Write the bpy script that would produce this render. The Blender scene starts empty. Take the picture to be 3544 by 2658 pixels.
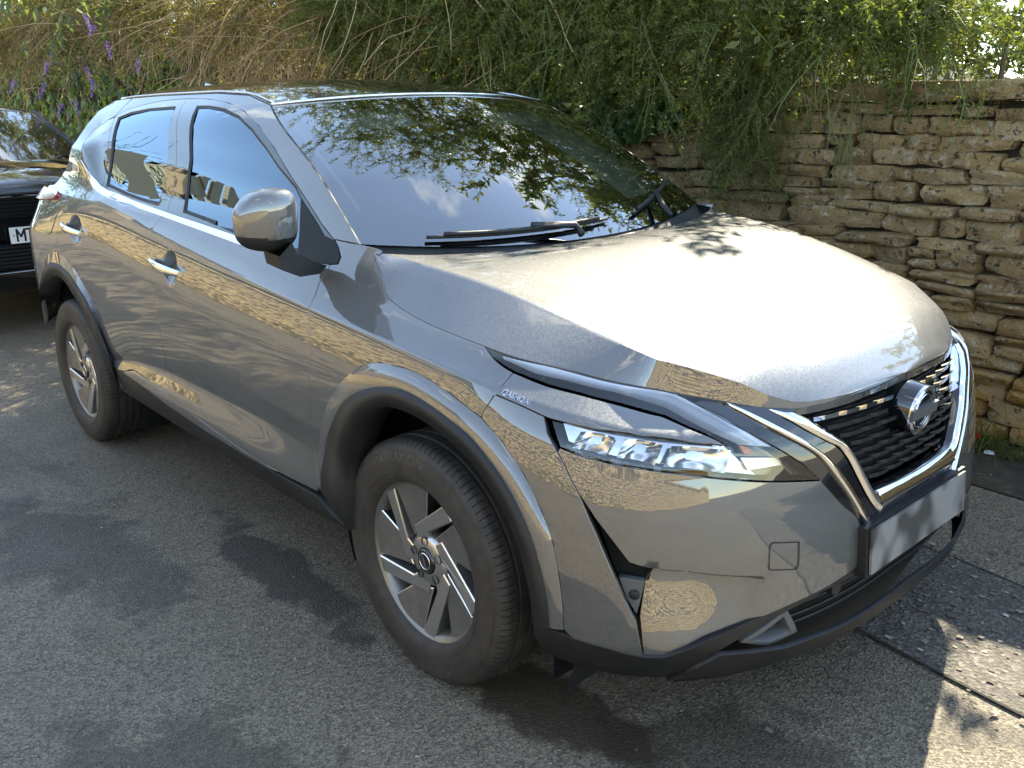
import bpy, bmesh, math, random
import numpy as np
from mathutils import Vector, Matrix
from mathutils.geometry import delaunay_2d_cdt
R_=math.radians
scene=bpy.context.scene
# ------------------------------------------------------------------ camera
cam_d=bpy.data.cameras.new('camera'); cam=bpy.data.objects.new('camera',cam_d); scene.collection.objects.link(cam)
cam_d.sensor_width=36; cam_d.lens=31.92; cam_d.clip_start=.05; cam_d.clip_end=2000
cam.matrix_world=Matrix.Translation((1.7863,-2.1583,1.4931))@(Matrix.Rotation(.775092,4,'Z')@Matrix.Rotation(1.278154,4,'X')@Matrix.Rotation(.056938,4,'Y'))
scene.camera=cam
# ------------------------------------------------------------------ sky, sun, exposure
SUN_AZ,SUN_EL=R_(109),R_(43)          # azimuth from +x towards +y
world=bpy.data.worlds.new('World'); scene.world=world; world.use_nodes=True
wn=world.node_tree; wn.nodes.clear()
sky=wn.nodes.new('ShaderNodeTexSky'); sky.sky_type='NISHITA'; sky.sun_disc=False
sky.sun_elevation=SUN_EL; sky.sun_rotation=math.pi/2-SUN_AZ; sky.air_density=1.0; sky.altitude=900; sky.dust_density=.05; sky.ozone_density=3.6
tc=wn.nodes.new('ShaderNodeTexCoord'); mp=wn.nodes.new('ShaderNodeMapping'); mp.inputs['Scale'].default_value=(1.0,2.2,3.2); mp.inputs['Rotation'].default_value=(.2,.3,2.1)
nz=wn.nodes.new('ShaderNodeTexNoise'); nz.inputs['Scale'].default_value=1.5; nz.inputs['Detail'].default_value=9; nz.inputs['Roughness'].default_value=.62; nz.inputs['Distortion'].default_value=.35
rp=wn.nodes.new('ShaderNodeValToRGB'); rp.color_ramp.elements[0].position=.58; rp.color_ramp.elements[1].position=.84; rp.color_ramp.elements[0].color=(.05,.05,.05,1)
mx=wn.nodes.new('ShaderNodeMixRGB'); mx.inputs[2].default_value=(9.5,9.3,9.0,1)
bg=wn.nodes.new('ShaderNodeBackground'); bg.inputs['Strength'].default_value=.15
wo=wn.nodes.new('ShaderNodeOutputWorld')
L=wn.links.new
L(tc.outputs['Generated'],mp.inputs[0]);L(mp.outputs[0],nz.inputs['Vector']);L(nz.outputs['Fac'],rp.inputs[0]);L(rp.outputs[0],mx.inputs[0]);L(sky.outputs[0],mx.inputs[1]);L(mx.outputs[0],bg.inputs[0]);L(bg.outputs[0],wo.inputs[0])
sd=bpy.data.lights.new('sun','SUN'); sd.energy=4.0; sd.angle=R_(.53); sd.color=(1,.94,.85)
sun=bpy.data.objects.new('sun',sd); scene.collection.objects.link(sun)
sdir=Vector((math.cos(SUN_EL)*math.cos(SUN_AZ),math.cos(SUN_EL)*math.sin(SUN_AZ),math.sin(SUN_EL)))
sun.rotation_euler=(-sdir).to_track_quat('-Z','Y').to_euler(); sun.location=sdir*30
vs=scene.view_settings; vs.view_transform='Standard'; vs.look='None'; vs.exposure=2.2; vs.gamma=1; vs.use_curve_mapping=False
vs.use_white_balance=True; vs.white_balance_temperature=7450; vs.white_balance_tint=4
scene.cycles.max_bounces=10; scene.cycles.glossy_bounces=5; scene.cycles.transparent_max_bounces=16; scene.cycles.transmission_bounces=6
scene.cycles.use_denoising=True; scene.cycles.caustics_reflective=False; scene.cycles.caustics_refractive=False; scene.cycles.sample_clamp_indirect=6
rng=random.Random(7); nr=np.random.default_rng(11)
COL=scene.collection
# ------------------------------------------------------------------ helpers
def tag(o,label=None,cat=None,group=None,kind=None):
    if label:o['label']=label
    if cat:o['category']=cat
    if group:o['group']=group
    if kind:o['kind']=kind
    return o
def empty(name,loc=(0,0,0),parent=None):
    o=bpy.data.objects.new(name,None); COL.objects.link(o); o.location=loc; o.empty_display_size=.2
    if parent:o.parent=parent
    return o
def mesh(name,v,f,mat=None,normals=None,smooth=True):
    me=bpy.data.meshes.new(name)
    if isinstance(f,np.ndarray) and isinstance(v,np.ndarray):
        n=f.shape[1]; me.vertices.add(len(v)); me.vertices.foreach_set('co',v.astype(np.float32).ravel())
        me.loops.add(f.size); me.loops.foreach_set('vertex_index',f.astype(np.int32).ravel())
        me.polygons.add(len(f)); me.polygons.foreach_set('loop_start',np.arange(0,f.size,n,dtype=np.int32)); me.polygons.foreach_set('loop_total',np.full(len(f),n,np.int32))
        me.update(calc_edges=True); me.validate()
    else:
        me.from_pydata([tuple(map(float,p)) for p in v],[],[tuple(map(int,p)) for p in f]); me.update()
    if smooth: me.polygons.foreach_set('use_smooth',np.ones(len(me.polygons),bool))
    if normals is not None: me.normals_split_custom_set_from_vertices([tuple(map(float,n)) for n in normals])
    for m in (mat if isinstance(mat,(list,tuple)) else [mat]):
        if m: me.materials.append(m)
    return me
def obj(name,me,parent=None,loc=None):
    o=bpy.data.objects.new(name,me); COL.objects.link(o)
    if parent:o.parent=parent
    if loc is not None:o.location=loc
    return o
def mo(name,v,f,mat,parent=None,normals=None,smooth=True,stuff=False):
    o=obj(name,mesh(name,v,f,mat,normals,smooth),parent)
    if stuff:o['kind']='stuff'
    return o
def sharp(o,ang=35):
    try: o.data.set_sharp_from_angle(angle=R_(ang))
    except Exception: pass
    return o
class MB:
    def __init__(s): s.v=[]; s.f=[]; s.mi=[]
    def add(s,v,f,mi=0):
        b=len(s.v); s.v+= [tuple(p) for p in v]; s.f+=[tuple(i+b for i in q) for q in f]; s.mi+=[mi]*len(f); return s
    def box(s,c,d,rot=None,mi=0,taper=1.):
        c=Vector(c); v=[]
        for z in(-1,1):
            t=taper if z>0 else 1
            for x,y in((-1,-1),(1,-1),(1,1),(-1,1)):
                p=Vector((x*d[0]/2*t,y*d[1]/2*t,z*d[2]/2)); p=rot@p if rot else p; v.append(c+p)
        return s.add(v,[(3,2,1,0),(4,5,6,7),(0,1,5,4),(1,2,6,5),(2,3,7,6),(3,0,4,7)],mi)
    def tube(s,pts,r,n=8,mi=0,cap=True):
        pts=[Vector(p) for p in pts]; k=len(pts); rr=r if isinstance(r,(list,tuple)) else [r]*k; v=[];f=[]
        up=Vector((0,0,1))
        for i,p in enumerate(pts):
            t=(pts[min(i+1,k-1)]-pts[max(i-1,0)]).normalized(); u=t.cross(up)
            if u.length<1e-3:u=t.cross(Vector((1,0,0)))
            u.normalize(); w=u.cross(t)
            for j in range(n):
                a=2*math.pi*j/n; v.append(p+(u*math.cos(a)+w*math.sin(a))*rr[i])
        for i in range(k-1):
            for j in range(n): f.append((i*n+j,i*n+(j+1)%n,(i+1)*n+(j+1)%n,(i+1)*n+j))
        if cap: f.append(tuple(range(n))[::-1]); f.append(tuple((k-1)*n+j for j in range(n)))
        return s.add(v,f,mi)
    def build(s,name,mat,parent=None,smooth=False,ang=None):
        me=bpy.data.meshes.new(name); me.from_pydata([tuple(map(float,p)) for p in s.v],[],s.f); me.update()
        for m in (mat if isinstance(mat,(list,tuple)) else [mat]): me.materials.append(m)
        me.polygons.foreach_set('material_index',s.mi)
        if smooth or ang: me.polygons.foreach_set('use_smooth',np.ones(len(me.polygons),bool))
        if ang:
            try: me.set_sharp_from_angle(angle=R_(ang))
            except Exception: pass
        return obj(name,me,parent)
def lathe(prof,n,axis_y=True,flip=False):
    """prof: list of (r,y) about the y axis -> verts, faces"""
    v=[];f=[];k=len(prof)
    for i in range(n):
        a=2*math.pi*i/n; c,s_=math.cos(a),math.sin(a)
        for r,y in prof: v.append((r*c,y,r*s_))
    for i in range(n):
        j=(i+1)%n
        for q in range(k-1):
            t=(i*k+q,j*k+q,j*k+q+1,i*k+q+1); f.append(t[::-1] if flip else t)
    return v,f
def catmull(pts,n=8,closed=False):
    P=[np.array(p,float) for p in pts]; m=len(P); out=[]
    rng_=range(m if closed else m-1)
    for i in rng_:
        p1,p2=P[i],P[(i+1)%m]
        p0=P[i-1] if (i>0 or closed) else 2*p1-p2
        p3=P[(i+2)%m] if (i+2<m or closed) else 2*p2-p1
        for k in range(n):
            t=k/n; out.append(.5*((2*p1)+(p2-p0)*t+(2*p0-5*p1+4*p2-p3)*t*t+(3*p1-p0-3*p2+p3)*t**3))
    if not closed: out.append(P[-1])
    return out
def resample(pts,n):
    P=np.array(pts,float); d=np.concatenate([[0],np.cumsum(np.linalg.norm(np.diff(P,axis=0),axis=1))]); q=np.linspace(0,d[-1],n)
    return np.stack([np.interp(q,d,P[:,k]) for k in range(P.shape[1])],1)
# ------------------------------------------------------------------ materials
MT={}
def mat(name,col=(.5,.5,.5),rough=.5,metal=0,coat=0,coat_r=.03,spec=.5,trans=0,ior=1.45,emit=None,sheen=0):
    m=bpy.data.materials.new(name); m.use_nodes=True; b=m.node_tree.nodes['Principled BSDF']; i=b.inputs
    i['Base Color'].default_value=(*col,1); i['Roughness'].default_value=rough; i['Metallic'].default_value=metal
    i['Coat Weight'].default_value=coat; i['Coat Roughness'].default_value=coat_r; i['Specular IOR Level'].default_value=spec
    i['Transmission Weight'].default_value=trans; i['IOR'].default_value=ior
    MT[name]=m; return m
class NT:
    def __init__(s,m): s.t=m.node_tree; s.b=s.t.nodes['Principled BSDF']; s.out=s.t.nodes['Material Output']
    def n(s,ty,**kw):
        x=s.t.nodes.new(ty)
        for k,v in kw.items():
            if k in x.inputs: x.inputs[k].default_value=v
            else: setattr(x,k,v)
        return x
    def l(s,a,b): s.t.links.new(a,b)
    def coords(s,kind='Object',scale=(1,1,1),rot=(0,0,0)):
        c=s.n('ShaderNodeTexCoord'); m=s.n('ShaderNodeMapping'); m.inputs['Scale'].default_value=scale; m.inputs['Rotation'].default_value=rot; s.l(c.outputs[kind],m.inputs[0]); return m.outputs[0]
    def noise(s,vec,scale,detail=4,rough=.55,dist=0):
        x=s.n('ShaderNodeTexNoise'); x.inputs['Scale'].default_value=scale; x.inputs['Detail'].default_value=detail; x.inputs['Roughness'].default_value=rough; x.inputs['Distortion'].default_value=dist
        if vec is not None:s.l(vec,x.inputs['Vector'])
        return x.outputs['Fac']
    def ramp(s,fac,stops):
        x=s.n('ShaderNodeValToRGB'); e=x.color_ramp.elements
        while len(e)<len(stops): e.new(.5)
        for q,(p,c) in zip(e,stops): q.position=p; q.color=(*c,1) if len(c)==3 else c
        s.l(fac,x.inputs[0]); return x.outputs[0]
    def mix(s,fac,a,b,mode='MIX'):
        x=s.n('ShaderNodeMixRGB',blend_type=mode)
        for k,q in((0,fac),(1,a),(2,b)):
            if hasattr(q,'links') or hasattr(q,'is_linked'): s.l(q,x.inputs[k])
            else: x.inputs[k].default_value=q if k==0 else (*q,1)
        return x.outputs[0]
    def bump(s,h,strength=.3,dist=.01,prev=None):
        x=s.n('ShaderNodeBump'); x.inputs['Strength'].default_value=strength; x.inputs['Distance'].default_value=dist; s.l(h,x.inputs['Height'])
        if prev is not None:s.l(prev,x.inputs['Normal'])
        return x.outputs[0]
    def math(s,op,a,b=0):
        x=s.n('ShaderNodeMath',operation=op)
        for k,q in((0,a),(1,b)):
            if hasattr(q,'is_linked'): s.l(q,x.inputs[k])
            else: x.inputs[k].default_value=q
        return x.outputs[0]
# car paint: metallic base, clear coat, fine flake sparkle, light dust
def paint(name,col,rough=.42):
    m=mat(name,col,rough,.68,1.0,.015); m.node_tree.nodes['Principled BSDF'].inputs['Coat IOR'].default_value=1.98; t=NT(m); g=t.coords('Object')
    v=t.n('ShaderNodeTexVoronoi'); v.inputs['Scale'].default_value=620; t.l(g,v.inputs['Vector'])
    nm=t.n('ShaderNodeNormal') if False else None
    mixn=t.n('ShaderNodeVectorMath',operation='SUBTRACT'); mixn.inputs[1].default_value=(.5,.5,.5); t.l(v.outputs['Color'],mixn.inputs[0])
    sc=t.n('ShaderNodeVectorMath',operation='SCALE'); sc.inputs['Scale'].default_value=.22; t.l(mixn.outputs[0],sc.inputs[0])
    ge=t.n('ShaderNodeNewGeometry'); ad=t.n('ShaderNodeVectorMath',operation='ADD'); t.l(ge.outputs['Normal'],ad.inputs[0]); t.l(sc.outputs[0],ad.inputs[1])
    no=t.n('ShaderNodeVectorMath',operation='NORMALIZE'); t.l(ad.outputs[0],no.inputs[0]); t.l(no.outputs[0],t.b.inputs['Normal'])
    t.l(ge.outputs['Normal'],t.b.inputs['Coat Normal'])
    d=t.noise(t.coords('Object',(1.2,1.2,2.5)),3.5,6,.7); dc=t.ramp(d,[(.35,col),(.75,tuple(c*1.12+.006 for c in col))]); t.l(dc,t.b.inputs['Base Color'])
    f=t.noise(g,40,4,.6); t.l(t.ramp(f,[(.4,(.012,)*3),(.8,(.05,)*3)]),t.b.inputs['Coat Roughness'])
    return m
paint('paint_grey',(.104,.103,.101),.58)
mat('gloss_black',(.006,.006,.007),.06,0,1,.01)
mat('roof_black',(.010,.010,.011),.12,0,1,.02)
m=mat('black_plastic',(.009,.009,.0095),.50); t=NT(m); t.l(t.bump(t.noise(t.coords(),420,2),.12,.002),t.b.inputs['Normal']); d=t.noise(t.coords(),6,6,.7); t.l(t.ramp(d,[(.4,(.008,.008,.0085)),(.75,(.019,.018,.016))]),t.b.inputs['Base Color'])
mat('dark_void',(.004,.004,.004),.9); mat('seal_rubber',(.012,.012,.012),.55)
mat('chrome',(.82,.83,.85),.06,1); mat('satin_chrome',(.55,.56,.58),.16,1)
mat('grey_plastic',(.09,.092,.095),.38)
def glass(name,tint,refl=1.0,ior=1.52,rough=0.0,k=1.7):
    m=bpy.data.materials.new(name); m.use_nodes=True; t=m.node_tree; t.nodes.clear(); o=t.nodes.new('ShaderNodeOutputMaterial'); mxs=t.nodes.new('ShaderNodeMixShader'); fr=t.nodes.new('ShaderNodeFresnel'); fr.inputs[0].default_value=ior
    tr=t.nodes.new('ShaderNodeBsdfTransparent'); tr.inputs[0].default_value=(*tint,1); gl=t.nodes.new('ShaderNodeBsdfGlossy'); gl.inputs['Roughness'].default_value=rough; gl.inputs[0].default_value=(*refl,1) if isinstance(refl,tuple) else (refl,refl,refl,1)
    mu=t.nodes.new('ShaderNodeMath'); mu.operation='MULTIPLY'; mu.inputs[1].default_value=k; mu.use_clamp=True
    t.links.new(fr.outputs[0],mu.inputs[0]); t.links.new(mu.outputs[0],mxs.inputs[0]); t.links.new(tr.outputs[0],mxs.inputs[1]); t.links.new(gl.outputs[0],mxs.inputs[2]); t.links.new(mxs.outputs[0],o.inputs[0]); MT[name]=m; return m
glass('windscreen_glass',(.62,.70,.64),1,1.56,0,2.5); glass('side_glass',(.20,.23,.23),(.66,.84,1.0),1.75,0,1.9); mat('sail_black',(.003,.003,.003),.42,spec=.25); glass('lens_glass',(.95,.96,.97),1,1.6,0,1.1)  # side glass: sky blue put into the reflection colour
mat('interior_dark',(.018,.018,.019),.7); mat('interior_grey',(.075,.073,.068),.75); mat('headliner',(.30,.29,.27),.9); mat('dash_plastic',(.07,.07,.072),.5)
mat('reflector',(.92,.91,.88),.16,1); mat('drl_white',(.72,.73,.74),.22,0,1,.05); mat('amber',(.8,.22,.03),.3,0,1); mat('red_lens',(.30,.006,.01),.08,0,1,.02)
# ------------------------------------------------------------------ car body surface: control lines (station, height, offset)
LINES=[
[(-3.750,.3,-.06),(-3.300,.3,-.05),(-2.900,.3,-.03),(-2.200,.29,-.045),(-1.500,.29,-.045),(-.5,.26,-.045),(.2,.22,-.07),(.5,.2,-.105),(.8,.19,-.09),(1.100,.19,-.07),(1.350,.19,-.05),(1.600,.19,-.045)],
[(-3.750,.4,-.02),(-3.300,.4,-.01),(-2.900,.4,0),(-2.200,.38,0),(-1.500,.38,0),(-.5,.34,0),(.2,.3,-.02),(.5,.285,-.035),(.8,.28,-.03),(1.100,.27,-.025),(1.350,.26,-.02),(1.600,.26,-.02)],
[(-3.750,.47,-.01),(-3.300,.47,0),(-2.900,.47,.008),(-2.200,.47,.01),(-1.500,.45,.012),(-.9,.415,.012),(-.5,.385,.01),(.2,.38,.01),(.5,.36,0),(.8,.36,.002),(1.100,.36,0),(1.350,.36,-.005),(1.600,.36,-.01)],
[(-3.750,.56,-.01),(-3.300,.56,0),(-2.900,.56,.004),(-2.200,.5,-.004),(-1.850,.545,-.012),(-1.500,.56,-.014),(-.9,.555,-.013),(-.5,.54,0),(.2,.5,.01),(.5,.48,.004),(.8,.48,0),(1.100,.48,-.002),(1.350,.48,-.005),(1.600,.48,-.008)],
[(-3.750,.61,-.01),(-3.300,.61,0),(-2.900,.61,.006),(-2.200,.545,.004),(-1.850,.585,-.002),(-1.500,.6,-.004),(-.9,.595,-.003),(-.5,.58,.003),(.2,.54,.012),(.5,.54,.004),(.8,.54,0),(1.100,.54,-.005),(1.350,.54,-.01),(1.600,.54,-.012)],
[(-3.750,.8,-.01),(-3.300,.82,.002),(-2.900,.84,.012),(-2.200,.82,.012),(-1.500,.745,.011),(-.9,.67,.011),(-.5,.63,.01),(.2,.61,.014),(.5,.61,.003),(.8,.61,-.005),(1.100,.61,-.012),(1.350,.61,-.014),(1.600,.61,-.014)],
[(-3.750,.93,-.02),(-3.300,.95,0),(-2.900,.98,.008),(-2.200,.965,.011),(-1.500,.89,.011),(-.9,.815,.011),(-.5,.775,.011),(.2,.71,.012),(.5,.69,-.004),(.8,.68,-.014),(1.100,.68,-.022),(1.350,.68,-.02),(1.600,.68,-.018)],
[(-3.750,1.020,-.08),(-3.300,1.050,-.065),(-2.900,1.080,-.02),(-2.200,1.065,.004),(-1.500,.99,.003),(-.9,.915,.003),(-.5,.875,.003),(.2,.81,.004),(.5,.76,-.016),(.8,.74,-.028),(1.100,.74,-.036),(1.350,.74,-.026),(1.600,.74,-.022)],
[(-3.750,1.080,-.11),(-3.300,1.110,-.1),(-2.900,1.140,-.045),(-2.200,1.125,-.008),(-1.500,1.050,-.008),(-.9,.975,-.008),(-.5,.935,-.008),(.2,.868,-.008),(.5,.82,-.033),(.8,.79,-.042),(1.100,.79,-.049),(1.350,.79,-.036),(1.600,.79,-.03)],
[(-3.750,1.110,-.14),(-3.300,1.140,-.13),(-2.900,1.172,-.066),(-2.200,1.163,-.018),(-1.500,1.087,-.018),(-.9,1.012,-.018),(-.5,.972,-.018),(.2,.906,-.018),(.5,.865,-.058),(.8,.83,-.066),(1.100,.83,-.067),(1.350,.83,-.05),(1.600,.83,-.045)],
[(-3.750,1.150,-.17),(-3.300,1.180,-.16),(-2.900,1.210,-.1),(-2.200,1.200,-.045),(-1.500,1.130,-.042),(-.9,1.060,-.042),(-.5,1.020,-.05),(.2,.935,-.064),(.5,.895,-.105),(.8,.86,-.12),(1.100,.86,-.1),(1.350,.86,-.075),(1.600,.86,-.07)],
[(-3.750,1.240,-.21),(-3.300,1.260,-.18),(-2.900,1.310,-.125),(-2.450,1.345,-.085),(-2.200,1.230,-.068),(-2.000,1.190,-.066),(-1.500,1.155,-.065),(-.9,1.095,-.068),(-.5,1.065,-.078),(.2,.968,-.083),(.5,.92,-.14),(.8,.88,-.16),(1.100,.88,-.13),(1.350,.88,-.1),(1.600,.88,-.09)],
[(-3.750,1.300,-.22),(-3.300,1.310,-.18),(-2.900,1.350,-.125),(-2.450,1.380,-.098),(-2.200,1.265,-.085),(-2.000,1.225,-.083),(-1.500,1.190,-.083),(-.9,1.130,-.086),(-.5,1.100,-.095),(.2,1.020,-.12),(.5,.98,-.2),(.8,.93,-.22),(1.100,.93,-.19),(1.350,.93,-.16),(1.600,.93,-.15)],
[(-3.750,1.420,-.29),(-3.300,1.420,-.235),(-2.900,1.430,-.168),(-2.200,1.400,-.14),(-1.500,1.350,-.142),(-.9,1.300,-.152),(-.5,1.250,-.165),(.2,1.120,-.22),(.5,1.080,-.3),(.8,1.030,-.32),(1.100,1.030,-.29),(1.350,1.030,-.26),(1.600,1.030,-.25)],
[(-3.750,1.500,-.36),(-3.300,1.500,-.3),(-2.900,1.505,-.235),(-2.200,1.515,-.222),(-1.500,1.515,-.232),(-.9,1.500,-.265),(-.5,1.450,-.3),(.2,1.320,-.4),(.5,1.280,-.45),(.8,1.230,-.45),(1.100,1.230,-.45),(1.350,1.230,-.45),(1.600,1.230,-.45)],
[(-3.750,1.545,-.44),(-3.300,1.545,-.37),(-2.900,1.560,-.31),(-2.200,1.575,-.29),(-1.500,1.575,-.3),(-.9,1.560,-.33),(-.5,1.500,-.37),(.2,1.370,-.47),(.5,1.330,-.5),(.8,1.280,-.5),(1.100,1.280,-.5),(1.350,1.280,-.5),(1.600,1.280,-.5)],
]
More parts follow.
